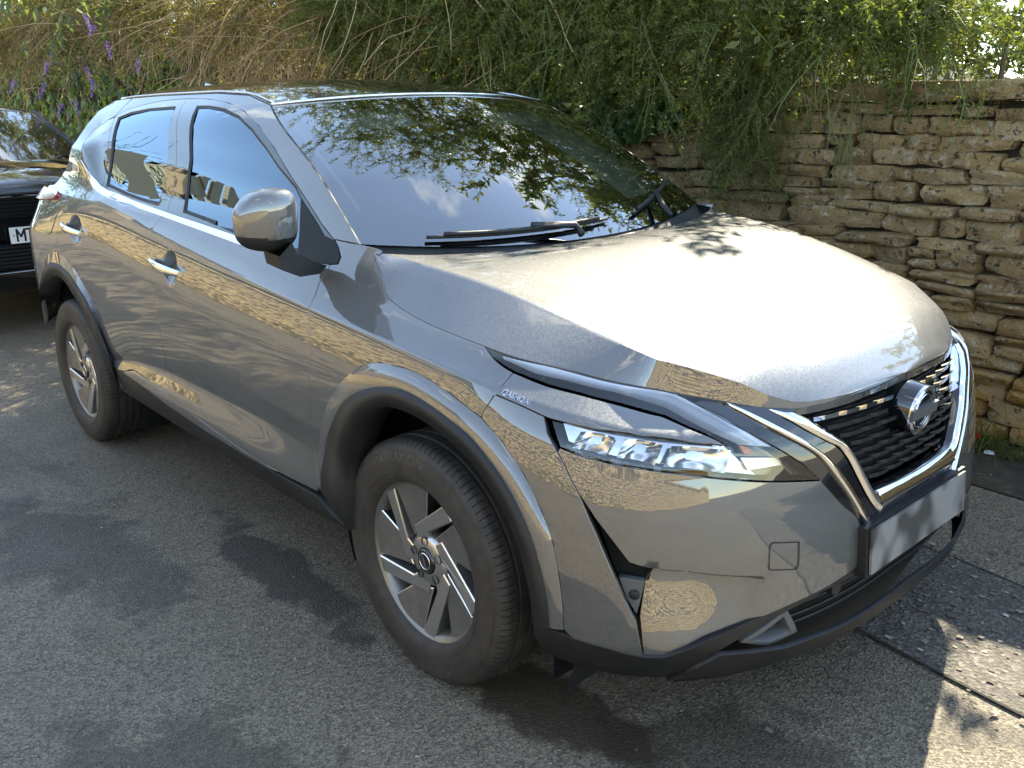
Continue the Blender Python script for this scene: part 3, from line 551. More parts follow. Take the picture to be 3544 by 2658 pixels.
    if sd>0: tcx=np.mean(TOW,0); strip('tow_cover_gap',[TOW+TOW[:1],[tuple(tcx+(np.array(p)-tcx)*.945) for p in TOW+TOW[:1]]],'dark_void',bp,[.0018,.0018],sd,120)
    panel('intake_slot',J(K['slot_right'],K['slot_step'],K['slot_low'],K['ridge'][9:5:-1]),'dark_void',bp,inset=-.01,o=-.055,side=sd,flange=0)
    sp=panel('sensor_plate',[(.652,.515),(.708,.508),(.693,.430),(.670,.468)],'grey_plastic',bp,inset=0,o=-.022,side=sd,g=.02)
    c0=BF(.687,.477,-.020)[0]; n0=BN(np.array([.687]),np.array([.477]))[0]; v,f=lathe([(0,.004),(.010,.004),(.0115,.002),(.0115,0)],20); q=Vector((0,1,0)).rotation_difference(Vector(n0))
    v=[tuple((q@Vector(p)+Vector(c0))*1) for p in v]; v=[(a,b*sd,c) for a,b,c in v]; mo('parking_sensor',v,f,MT['black_plastic'],bp)
    panel('lower_trim',J(K['paint_low'],[(1.30,.432)],K['trim_low'][::-1],[(.836,.252)],K['lip_low'][4::-1]),'black_plastic',bp,side=sd,inset=.001,flange=.03)
    panel('vent_insert',[(.935,.345),(1.06,.405),(1.105,.330),(1.02,.313)],'grey_plastic',bp,o=-.012,side=sd,holes=[[(.962,.345),(1.052,.388),(1.082,.336),(1.02,.325)]],g=.02,flange=.04)
    # --- headlight
    hl=empty('headlight',(0,0,0),car)
    HP=J('hl_up','hl_in','hl_bot','hl_left',K['strip_low'][3:],K['strip_up'][::-1],K['tip'][::-1])
    panel('housing',HP,'gloss_black',hl,inset=.001,o=-.042,side=sd,flange=0)
    panel('lens',HP,'lens_glass',hl,inset=.003,o=.001,side=sd,flange=.0)
    panel('lamp_back',J(K['hl_bot'][1:],K['hl_left'][1:],K['strip_low'][3:]),'satin_chrome',hl,inset=.004,o=-.036,side=sd,flange=0,g=.03)
    strip('lens_rim',[catmull(K['hl_bot'],8),catmull(K['hl_bot'],8)],'gloss_black',hl,[-.04,.0015],sd,40)
    strip('running_light',['drl_core_up','drl_core_up',[(s,z-.004) for s,z in K['drl_core_lo']],[(s,z-.004) for s,z in K['drl_core_lo']]],'drl_white',hl,[-.03,-.006,-.010,-.03],sd,50)
    strip('light_guide',[[(s,z+.004) for s,z in K['drl_core_up']],[(s,z+.010) for s,z in K['drl_core_up']]],'satin_chrome',hl,[-.006,-.010],sd,50)
    for (s0,s1) in((.535,.620),(.645,.735),(.755,.90)):
        v=[];f=[];nu,nv=9,7
        for j in range(nv):
            for i in range(nu):
                a,b=i/(nu-1),j/(nv-1); s_=s0+(s1-s0)*a+.02*(b-.5); zl=np.interp(s_,[.5,.67,.9],[.788,.770,.735])+.010; zh=np.interp(s_,[.46,.67,.9],[.846,.828,.800])-.008
                z_=zl+(zh-zl)*b; dep=-.010-.030*(1-(2*a-1)**2)*(1-.6*(2*b-1)**2)-(.0012 if (i+j)%2 else 0); v.append(BF(s_,z_,dep)[0]*[1,sd,1])
        for j in range(nv-1):
            for i in range(nu-1): f.append((j*nu+i,j*nu+i+1,(j+1)*nu+i+1,(j+1)*nu+i))
        mo('reflector',v,f,MT['reflector'],hl)
    strip('lamp_bezel',[[(.53,.779),(.65,.766),(.78,.746),(.92,.727)],[(.53,.787),(.65,.774),(.78,.754),(.92,.735)]],'satin_chrome',hl,[-.012,-.02],sd,30)
    panel('indicator',[(.935,.80),(.965,.79),(.985,.772),(.95,.775)],'amber',hl,o=-.02,side=sd,g=.02,flange=.01)
    panel('reflector',[(.94,.77),(1.04,.757),(1.06,.735),(.96,.738)],'reflector',hl,o=-.026,side=sd,g=.02,flange=.01)
    # --- chrome blades either side of the grille
    strip('chrome_blade',['chr1_out','chr1_out','chr1_in','chr1_in'],'chrome',car,[-.004,.006,.008,-.004],sd,50)
    mid=[((a[0]+b[0])/2,(a[1]+b[1])/2) for a,b in zip(resample(K['chr2_out'],9),resample(K['chr2_in'],9))]
    strip('grille_chrome',['chr2_out',catmull(mid,8),'chr2_in','chr2_in'],'chrome',car,[.002,.014,.004,-.03],sd,50)
# --- full width front pieces
C_=SMAX
def full(p): return p+mir(p)
bump=[o for o in car.children if o.name.startswith('front_bumper')][0]
LU=K['lip_up']+[(C_-.02,.318)]; LL=K['lip_low'][4:9]+[(1.404,.283),(C_-.02,.280)]
panel('front_lip',[(.836,.299)]+LU[1:]+mir(LU)+full(LL)[::-1],'black_plastic',bump,inset=.0,o=.012,flange=.012,g=.05)
TL=K['trim_low']+[(C_-.02,.430)]
panel('lower_intake',[(.84,.14)]+full([(.80,.28)]+[(s,z+.01) for s,z in TL[1:]])+[(2*C_-.84,.14)],'dark_void',bump,inset=0,o=-.065,flange=0,g=.05)
for z,o_ in((.335,-.045),(.362,-.04),(.392,-.035),(.415,-.03)):
    ss=np.linspace(1.0+(z-.33)*.8,2*C_-1.0-(z-.33)*.8,40); P=BF(ss,np.full(40,z),o_); MB().tube(P,.0045,6).build('intake_slat',MT['black_plastic'],bump,True)
c0=BF(1.205,.418,-.012)[0]; MB().tube([c0-Vector((.03,0,0)),c0,c0+Vector((.012,-.003,0)),c0+Vector((.013,-.003,0))],[.016,.017,.015,.001],16).build('parking_sensor',MT['black_plastic'],bump,True,40)
GO=[(1.105,.846)]+K['chr2_in'][1:]+[(1.45,.617),(C_-.02,.615)]
GT=[(1.115,.850),(1.23,.852),(1.344,.855),(1.45,.858),(C_-.02,.859)]
HOLE=GO+mir(GO)+full(GT)[::-1]
grl=empty('grille',(0,0,0),car)
SU=K['hl_in']+K['main_right'][1:3]+[(1.288,.53),(1.40,.53),(C_-.02,.53)]
ST_=K['hood_front'][:5]+[(1.23,.856),(1.344,.859),(1.45,.862),(C_-.02,.863)]
panel('grille_surround',SU+mir(SU)+full(ST_)[::-1],'gloss_black',grl,inset=.001,o=-.002,holes=[HOLE],flange=.03,g=.04)
panel('grille_back',HOLE,'dark_void',grl,inset=-.004,o=-.07,flange=0,g=.06)
bl=[(1.35,.622),(1.45,.617),(C_-.02,.615)]; bo=[(1.372,.566),(1.45,.577),(C_-.02,.577)]; bm=[(a[0],(a[1]+b[1])/2) for a,b in zip(bl,bo)]
strip('grille_chrome',[full(bo),full(bm),full(bl),full(bl)],'chrome',grl,[.002,.016,.004,-.03],1,60)
# grille bars
v=[(-.030,-.004,.0),(.018,-.004,.0),(.030,.016,.003),(-.014,.016,.003),(-.030,-.004,-.010),(.018,-.004,-.010),(.030,.013,-.007),(-.014,.013,-.007)]
f=[(0,1,2,3),(7,6,5,4),(0,4,5,1),(1,5,6,2),(2,6,7,3),(3,7,4,0)]
gb1=mesh('grille_bar',v,f,MT['satin_chrome'],smooth=False); gb2=mesh('grille_bar',v,f,MT['black_plastic'],smooth=False); gb3=mesh('grille_rib',[(-.02,-.02,-.002),(.05,-.022,-.002),(.05,-.022,.002),(-.02,-.02,.002),(-.02,-.012,-.002),(.05,-.014,-.002),(.05,-.014,.002),(-.02,-.012,.002)],[(0,1,2,3),(4,5,6,7),(3,2,6,7)],MT['black_plastic'],smooth=False)
for r in range(10):
    z=.842-.0245*r
    for k in range(-7,8):
        s_=C_+k*.074+(.037 if r%2 else 0)
        q=np.array([[s_,z]])
        if not inpoly(HOLE,q)[0] or dist_poly(HOLE,q)[0]<.010: continue
        if abs(s_-C_)<.078 and abs(z-.775)<.05: continue
        P=BF(s_,z,-.032)[0]; n=BN(np.array([s_]),np.array([z]))[0]; n=Vector((n[0],n[1],0)).normalized(); tz=Vector((0,0,1)); tx=n.cross(tz)*-1
        M=Matrix.Translation(P)@Matrix(((tx.x,n.x,0,0),(tx.y,n.y,0,0),(tx.z,n.z,1,0),(0,0,0,1)))
        o=obj('grille_bar',gb1 if r<2 or (r<4 and k>2) else gb2,grl); o.matrix_world=M@Matrix.Rotation(R_(14),4,'X')
        o=obj('grille_rib',gb3,grl); o.matrix_world=M
# badge
bx=BF(C_-.01,.775,.0)[0]; bd=empty('badge',(0,0,0),car); bm_=Matrix.Translation((bx[0]+.002,0,.775))@Matrix.Rotation(R_(-90),4,'Z')@Matrix.Rotation(R_(-6),4,'X')
def disc(name,prof,m_,par,n=48):
    v,f=lathe(prof,n); v=[bm_@Vector(p) for p in v]; return sharp(mo(name,v,f,MT[m_],par),40)
disc('badge_body',[(.066,-.04),(.063,.000),(.060,.006),(.0,.006)],'gloss_black',bd)
disc('badge_ring',[(.064,.000),(.062,.007),(.057,.010),(.052,.008),(.051,.005)],'satin_chrome',bd)
disc('badge_ring',[(.0455,.0065),(.0445,.009),(.0425,.009),(.0415,.0065)],'chrome',bd)
b=MB(); b.box((0,.010,0),(.136,.008,.028)); b.v=[tuple(bm_@Vector(p)) for p in b.v]; b.build('badge_bar',MT['grey_plastic'],bd)
# number plate on its black plinth
m=mat('plate_white',(.25,.245,.24),.7); t=NT(m); g=t.coords('Object'); nz_=t.noise(t.coords('Object',(1,9,9)),1.0,1,.4); t.l(t.ramp(nz_,[(.38,(.045,.043,.04)),(.56,(.20,.195,.188))]),t.b.inputs['Base Color'])
npl=empty('number_plate',(0,0,0),car); tilt=Matrix.Translation((.928,0,.492))@Matrix.Rotation(R_(-4),4,'Y')
b=MB(); b.box((0,0,0),(.006,.520,.111)); b.v=[tuple(tilt@Vector(p)) for p in b.v]; b.build('plate',m,npl)
b=MB(); b.box((-.022,0,.0),(.034,.548,.125)); b.v=[tuple(tilt@Vector(p)) for p in b.v]; b.build('plate_holder',MT['black_plastic'],npl)
# ------------------------------------------------------------------ bonnet
cr=np.array([(-.30,.735,1.126),(-.1,.722,1.106),(.09,.70,1.080),(.436,.656,1.0),(.645,.60,.94),(.76,.52,.895),(.80,.485,.876)]); crw=pchip_coef(cr[:,0],cr[:,1]); crz=pchip_coef(cr[:,0],cr[:,2])
edge=J('hood_seam','hl_up','hood_front',[(C_-.004,.858)],n=8); E3=BF(*np.array(edge).T,-.001); E3=resample(E3,400)
E3=E3[np.concatenate([[True],np.diff(np.maximum.accumulate(E3[:,0]))>1e-5])]
XR0=E3[0,0]; XF=E3[-1,0]
hc=np.array([(-.20,1.102),(.0,1.112),(.2,1.094),(.45,1.043),(.64,.983),(XF-.085,.928),(XF-.03,.887),(XF-.008,.868),(XF,.861)]); hcz=pchip_coef(hc[:,0],hc[:,1])
def hedge_at(X): return np.interp(X,E3[:,0],-E3[:,1]),np.interp(X,E3[:,0],E3[:,2])
def hoodz(x,w,we,ze):
    zc=pchip(hcz,x); wc=np.minimum(pchip(crw,np.minimum(x,.80)),we*.985); zr=pchip(crz,np.minimum(x,.80))
    bl=np.clip((x-.72)/.09,0,1); zr=zr*(1-bl)+(ze+.004+(zc-ze)*.1)*bl
    a=np.clip(w/np.maximum(wc,1e-4),0,1); zin=zc+(zr-zc)*(.35*a**2+.65*a**4)
    b_=np.clip((w-wc)/np.maximum(we-wc,1e-4),0,1); zout=zr+(ze-zr)*(b_*.92+.08*b_**2)
    return np.where(w<=wc,zin,zout),wc
NU1,NU2,NV=16,8,70
rows=[];us=None
for i in range(NV):
    v_=i/(NV-1); X=XR0+(XF-XR0)*(1-(1-v_)**1.5) if False else XR0+(XF-XR0)*v_**.92
    we,ze=hedge_at(X); _,wc=hoodz(np.array([X]),np.array([0.]),we,ze); wc=wc[0]
    row=[]
    fr=np.concatenate([np.linspace(0,wc-.012,NU1),[wc-.005,wc,wc+.005] if we-wc>.02 else [wc-.004,wc,wc+(we-wc)*.2],np.linspace(wc+.012 if we-wc>.03 else wc+(we-wc)*.4,we,NU2)])
    for w in fr:
        fx=np.clip(w/max(we,1e-4),0,1); x=X+((1-v_)**3)*(.145*(1-fx**2.2)); 
        we2,ze2=we,ze
        z=hoodz(np.array([x]),np.array([w]),we2,ze2)[0][0]; row.append((x,-w,z))
    rows.append(row)
H=np.array(rows); nv,nu=H.shape[:2]
Hf=np.concatenate([H[:,::-1,:],H[:,1:,:]*[1,-1,1]],1); nu2=Hf.shape[1]; V=Hf.reshape(-1,3)
F=[(i*nu2+j,(i+1)*nu2+j,(i+1)*nu2+j+1,i*nu2+j+1) for i in range(nv-1) for j in range(nu2-1)]
# rolled edge all round
rim=[j for j in range(nu2)]; V=list(map(tuple,V))
def skirt(idx,dx):
    base=len(V)
    for k in idx: p=V[k]; V.append((p[0]+dx[0],p[1]+dx[1]*np.sign(p[1]),p[2]-.018))
    for a in range(len(idx)-1): F.append((idx[a],idx[a+1],base+a+1,base+a))
skirt([i*nu2 for i in range(nv)],(0,-.004)); skirt([i*nu2+nu2-1 for i in range(nv)][::-1],(0,-.004)); skirt(list(range(nu2))[::-1],(.004,0)); skirt([(nv-1)*nu2+j for j in range(nu2)],(-.004,0))
hood=mo('bonnet',V,F,MT['paint_grey'],car); sharp(hood,24)
# dark bay under the bonnet so nothing shows through the gaps
b=MB(); b.box((.2,0,.58),(.95,1.1,.5)); b.box((-.05,0,.92),(.5,1.25,.16)); b.box((-1.55,0,.30),(4.0,1.35,.10)); b.build('underbody',MT['dark_void'],car)
# ------------------------------------------------------------------ windscreen, cowl, roof
we3=BF(*np.array(catmull(K['ws_edge'],8)).T,-.004); we3=resample(we3,30)
cb,ct=np.array((-.205,0,1.100)),np.array((-.955,0,1.556)); nwv,nwu=30,33
G=np.zeros((nwv,nwu,3))
for i in range(nwv):
    t_=i/(nwv-1); c_=cb+(ct-cb)*t_; c_=c_+np.array([.0,0,.035*4*t_*(1-t_)*.8]); e=we3[i]
    for j in range(nwu):
        u=-1+2*j/(nwu-1); a=abs(u)**2.1; G[i,j]=(c_[0]+(e[0]-c_[0])*a,u*abs(e[1]),c_[2]+(e[2]-c_[2])*a)
def gridf(n,m): return [(i*m+j,i*m+j+1,(i+1)*m+j+1,(i+1)*m+j) for i in range(n-1) for j in range(m-1)]
ws=mo('windscreen',G.reshape(-1,3),gridf(nwv,nwu),MT['windscreen_glass'],car)
# black printed border and edge trims, just inside the glass
def wsp(i,j,d=.003): return G[i,j]-np.array([.45,0,.86])*d
bv=[];bf=[]
def band(path_a,path_b):
    b0=len(bv); n=len(path_a)
    for p in path_a: bv.append(p)
    for p in path_b: bv.append(p)
    for k in range(n-1): bf.append((b0+k,b0+k+1,b0+n+k+1,b0+n+k))
def gi(t_,u):
    i=t_*(nwv-1); j=(u+1)/2*(nwu-1); i0=min(int(i),nwv-2); j0=min(int(j),nwu-2); a,b_=i-i0,j-j0
    p=(G[i0,j0]*(1-a)*(1-b_)+G[i0+1,j0]*a*(1-b_)+G[i0,j0+1]*(1-a)*b_+G[i0+1,j0+1]*a*b_); return p-np.array([.45,0,.86])*.003
tt=np.linspace(0,1,40)
for sgn in(-1,1): band([gi(q,sgn) for q in tt],[gi(q,sgn*(.955-.10*max(0,.16-q)/.16*(1 if q<.16 else 0)-.03*(1-q)**3)) for q in tt])
uu=np.linspace(-1,1,40); band([gi(0,q) for q in uu],[gi(.155+.05*abs(q)**6,q) for q in uu]); band([gi(1,q) for q in uu],[gi(.95-.0*abs(q),q) for q in uu])
band([gi(.95,q) for q in np.linspace(-.16,.16,8)],[gi(.84,q*.7) for q in np.linspace(-.16,.16,8)])
mo('frit_band',bv,bf,MT['gloss_black'],ws)
strip('pillar_trim',[K['ws_edge'],K['ws_edge']],'seal_rubber',car,[.001,-.02],1,30); strip('pillar_trim',[K['ws_edge'],K['ws_edge']],'seal_rubber',car,[.001,-.02],-1,30)
# cowl between bonnet and glass
rowA=[Hf[0,j]-np.array([.004,0,.014]) for j in range(nu2)]; rowB=[gi(.02,-1+2*j/(nu2-1)) for j in range(nu2)]
rowA=resample(rowA,40); rowB=resample(rowB,40); rowM=(rowA+rowB)/2-np.array([0,0,.022])
cwl=mo('cowl',np.concatenate([rowA,rowM,rowB]),gridf(3,40),MT['black_plastic'],car)
# roof
zr=np.array([(-1.069,1.526),(-1.25,1.560),(-1.5,1.573),(-2.0,1.575),(-2.3,1.572),(-2.49,1.566)]); re=resample(BF(zr[:,0],zr[:,1],-.001),40)
rcx=np.linspace(0,1,40); czt=pchip_coef([-3.35,-3.1,-2.6,-1.9,-1.35,-1.1,-.955],[1.575,1.60,1.634,1.638,1.616,1.585,1.557])
RG=np.zeros((40,25,3))
for i in range(40):
    e=re[i]; xc=-.955+(-2.92+.955)*rcx[i]; zc=float(pchip(czt,xc))
    for j in range(25):
        u=-1+2*j/24; a=abs(u)**2.2; RG[i,j]=(xc+(e[0]-xc)*a,u*abs(e[1]),zc+(e[2]-zc)*a)
rf=mo('roof',RG.reshape(-1,3),[q[::-1] for q in gridf(40,25)],MT['roof_black'],car)
tp=[RG[0,j]+np.array([.004,0,.001]) for j in range(25)]; MB().tube(tp,.005,6).build('roof_trim',MT['chrome'],rf,True)
for k in(0,24):
    MB().tube([RG[i,k]+np.array([0,.012 if k==0 else -.012,.006]) for i in range(0,40,2)],.0045,6).build('roof_strip',MT['satin_chrome'],rf,True)
fin=[(-2.95,0,1.60),(-2.72,0,1.625)]; MB().add([(-2.90,-.03,1.612),(-2.90,.03,1.612),(-2.72,0,1.630),(-2.89,-.006,1.655),(-2.89,.006,1.655)],[(0,1,4,3),(1,2,4),(2,0,3),(2,3,4)]).build('antenna_fin',MT['satin_chrome'],rf)
# rear glass and tailgate close the back
re_=BF(*np.array(catmull(REDGE,4)).T,-.003); nn_=len(re_); RW=np.zeros((nn_,9,3))
for i in range(nn_):
    for j,u in enumerate(np.linspace(-1,1,9)): RW[i,j]=(re_[i][0]-.38*(1-abs(u)**2.2),u*abs(re_[i][1]),re_[i][2]+.01*(1-u*u))
mo('rear_glass',RW.reshape(-1,3),gridf(nn_,9),MT['gloss_black'],car)
tg=[]
for x,w,z in zip([-3.50,-3.52,-3.50,-3.44,-3.30],[.70,.72,.70,.66,.64],[.45,.8,1.05,1.17,1.21]):
    for u in np.linspace(-1,1,9): tg.append((x+.16*abs(u)**2.5,u*w,z))
mo('tailgate',tg,gridf(5,9),MT['paint_grey'],car)
# ------------------------------------------------------------------ wheels
m=mat('tyre_rubber',(.04,.036,.032),.62); t=NT(m); g=t.coords('Object'); n1=t.noise(g,14,5,.7); t.l(t.ramp(n1,[(.35,(.024,.0215,.019)),(.75,(.055,.047,.038))]),t.b.inputs['Base Color'])
t.l(t.bump(t.noise(g,260,3),.25,.002),t.b.inputs['Normal'])
mat('tyre_letter',(.010,.010,.010),.5); mat('tyre_raised',(.062,.055,.046),.55)
m=mat('alloy_dark',(.25,.24,.23),.36,.75); t=NT(m); n1=t.noise(t.coords(),12,5,.7); t.l(t.ramp(n1,[(.4,(.21,.205,.195)),(.8,(.29,.27,.24))]),t.b.inputs['Base Color'])
mat('alloy_bar',(.58,.57,.55),.30,.95); mat('alloy_edge',(.75,.74,.72),.28,1); mat('brake_metal',(.12,.105,.09),.5,.8)
def textmesh(s,size,bold=0.):
    c=bpy.data.curves.new('t','FONT'); c.body=s; c.size=size; c.align_x='CENTER'; c.align_y='CENTER'; c.offset=bold; c.resolution_u=3
    o=bpy.data.objects.new('t',c); COL.objects.link(o); dg=bpy.context.evaluated_depsgraph_get(); me=o.evaluated_get(dg).to_mesh()
    v=[tuple(x.co) for x in me.vertices]; f=[tuple(p.vertices) for p in me.polygons]; o.evaluated_get(dg).to_mesh_clear(); bpy.data.objects.remove(o); return v,f
TW=.108
TP=[(.223,-.088),(.232,-.100),(.245,-.106),(.262,-.1085),(.285,-.1095),(.305,-.108),(.318,-.104),(.328,-.099),(.334,-.094),(.338,-.0885),(.3415,-.083),(.3425,-.074),(.3435,-.056),(.336,-.0545),(.336,-.046),(.3445,-.0445),(.3450,-.020),(.337,-.0185),(.337,-.010),(.3450,-.0085),(.3450,.010),(.337,.0115),(.337,.020),(.3445,.0215),(.3440,.046),(.336,.0475),(.336,.056),(.343,.0575),(.3415,.083),(.334,.094),(.318,.104),(.285,.1095),(.245,.106),(.223,.088)]
def poly_ext(b,pts,y0,y1,bev=.003,mi=(0,1,2)):
    n=len(pts); c=(sum(p[0] for p in pts)/n,sum(p[1] for p in pts)/n)
    P=np.array(pts); 
    if area2(pts)<0: P=P[::-1]
    I=np.array(inset_poly([tuple(p) for p in P],bev))
    yv=y0 if isinstance(y0,list) else [y0]*n
    v=[(I[i][0],yv[i],I[i][1]) for i in range(n)]+[(P[i][0],yv[i]+.0022,P[i][1]) for i in range(n)]+[(P[i][0],y1,P[i][1]) for i in range(n)]
    f=[tuple(range(n))]; b.add(v,f,mi[0]); b0=len(b.v)-3*n
    for i in range(n):
        j=(i+1)%n; b.f.append((b0+i,b0+n+i,b0+n+j,b0+j)); b.mi.append(mi[1]); b.f.append((b0+n+i,b0+2*n+i,b0+2*n+j,b0+n+j)); b.mi.append(mi[2])
def pol(r,a): return (r*math.cos(R_(a)),r*math.sin(R_(a)))
def make_wheel(text,text2):
    w=empty('wheel')
    v,f=lathe(TP,120); ty=mo('tyre',v,f,MT['tyre_rubber'],w); sharp(ty,40)
    # shoulder sipes
    b=MB()
    for k in range(110):
        a=2*math.pi*k/110; ca,sa=math.cos(a),math.sin(a); ca2,sa2=math.cos(a+.010),math.sin(a+.010); sk=.012
        pr=[(.3300,-.0985),(.3392,-.0885),(.3430,-.0810),(.3440,-.0600)]
        vv=[];
        for q,(r,y) in enumerate(pr):
            d=sk*q/3; 
            vv.append((r*math.cos(a+d),y-.0006,r*math.sin(a+d))); vv.append((r*math.cos(a+d+.007),y-.0006,r*math.sin(a+d+.007)))
        b.add(vv,[(0,1,3,2),(2,3,5,4),(4,5,7,6)])
    o=b.build('tread_sipe',MT['dark_void'],w); o['kind']='stuff'
    for i,(tx,a0,r0,sz,mm) in enumerate(((text,100,.298,.040,'tyre_raised'),(text2,-75,.296,.034,'tyre_raised'))):
        tv,tf=textmesh(tx,sz,.0004); out=[]
        for x,y,_ in tv:
            r=r0+y; a=R_(a0)-x/r0; yy=np.interp(r,[.262,.285,.305,.318],[-.1085,-.1095,-.108,-.104])-.0009; out.append((r*math.cos(a),yy,r*math.sin(a)))
        mo('sidewall_lettering',out,tf,MT[mm],w,smooth=False)
    for r,wd in((.252,.0012),(.312,.0015)):
        v,f=lathe([(r,np.interp(r,[.245,.262,.305,.318],[-.106,-.1085,-.108,-.104])-.0002),(r+wd/2,np.interp(r,[.245,.262,.305,.318],[-.106,-.1085,-.108,-.104])-.0015),(r+wd,np.interp(r,[.245,.262,.305,.318],[-.106,-.1085,-.108,-.104])-.0002)],90); mo('sidewall_rib',v,f,MT['tyre_rubber'],w)
    # rim barrel and lip
    v,f=lathe([(.234,-.080),(.236,-.089),(.233,-.0925),(.228,-.0915),(.222,-.086),(.214,-.082),(.205,-.070),(.200,-.03),(.195,.05),(.20,.09)],90); rm=mo('rim',v,f,MT['alloy_dark'],w); sharp(rm,30)
    v,f=lathe([(.2375,-.087),(.2345,-.0945),(.2270,-.0925)],90); mo('rim_lip',v,f,MT['alloy_edge'],w)
    v,f=lathe([(0,.0),(.15,.0),(.155,.012),(.0,.03)],50); bk=mo('brake_disc',v,f,MT['brake_metal'],w)
    v,f=lathe([(.0,.02),(.21,.03)],40); mo('wheel_back',v,f,MT['dark_void'],w)
    mats=[MT['alloy_dark'],MT['alloy_edge'],MT['dark_void']]; mats2=[MT['alloy_bar'],MT['alloy_edge'],MT['alloy_dark']]
    for k in range(5):
        ph=102+72*k
        b=MB(); pts=[pol(.222,ph+19),pol(.224,ph+10),pol(.224,ph),pol(.223,ph-10),pol(.218,ph-19),pol(.126,ph-12),pol(.080,ph+36)]
        dep=[-.082,-.083,-.083,-.083,-.079,-.066,-.066]
        if area2(pts)<0: dep=dep[::-1]
        poly_ext(b,pts,dep,-.03,.0030); b.build('blade',mats,w)
        b=MB(); pts=[pol(.213,ph+20.5),pol(.222,ph+33),pol(.101,ph+92),pol(.052,ph+110),pol(.050,ph+60),pol(.088,ph+52)]
        dep=[-.086,-.084,-.070,-.068,-.070,-.074]
        if area2(pts)<0: dep=dep[::-1]
        poly_ext(b,pts,dep,-.02,.0040); b.build('spoke',mats2,w)
        c=pol(.056,95+72*k); v,f=lathe([(.0125,-.0745),(.0122,-.06),(.0,-.055)],16); mo('lug_hole',[(x+c[0],y,z+c[1]) for x,y,z in v],f,MT['dark_void'],w)
    v,f=lathe([(.078,-.03),(.074,-.064),(.062,-.0715),(.038,-.073)],40); mo('hub',v,f,MT['alloy_bar'],w)
    v,f=lathe([(.036,-.07),(.0345,-.077),(.030,-.079),(.0,-.080)],40); cp=mo('centre_cap',v,f,MT['gloss_black'],w)
    v,f=lathe([(.0245,-.0795),(.0235,-.0808),(.0215,-.0808),(.0208,-.0798)],40); mo('cap_ring',v,f,MT['chrome'],w)
    tv,tf=textmesh('NISSAN',.0125,.0003); ca,sa=math.cos(R_(-70)),math.sin(R_(-70)); mo('cap_lettering',[(x*ca-y*sa,-.0816,x*sa+y*ca) for x,y,_ in tv],tf,MT['chrome'],w,smooth=False)
    return w
def copy_tree(o,parent=None):
    c=o.copy(); COL.objects.link(c); c.parent=parent
    for ch in [x for x in o.children]: copy_tree(ch,c)
    return c
w1=make_wheel('ATRAXION','245/55 R18'); w1.parent=car; w1.location=(0,-.787,.342)
w2=make_wheel('Continental','Ecocontact6'); w2.parent=car; w2.location=(-2.665,-.787,.342); w2.rotation_euler=(0,R_(8),0)
for x in(0,-2.665):
    w3=copy_tree(w1 if x==0 else w2,car); w3.location=(x,.787,.342); w3.rotation_euler=(0,0,math.pi)
# mud flap behind the bumper corner
MB().add([(.43,-.70,.29),(.43,-.80,.33),(.415,-.795,.15),(.40,-.66,.13),(.50,-.60,.16),(.52,-.62,.27)],[(0,1,2,3),(0,3,4,5)]).build('wheel_deflector',MT['black_plastic'],car)
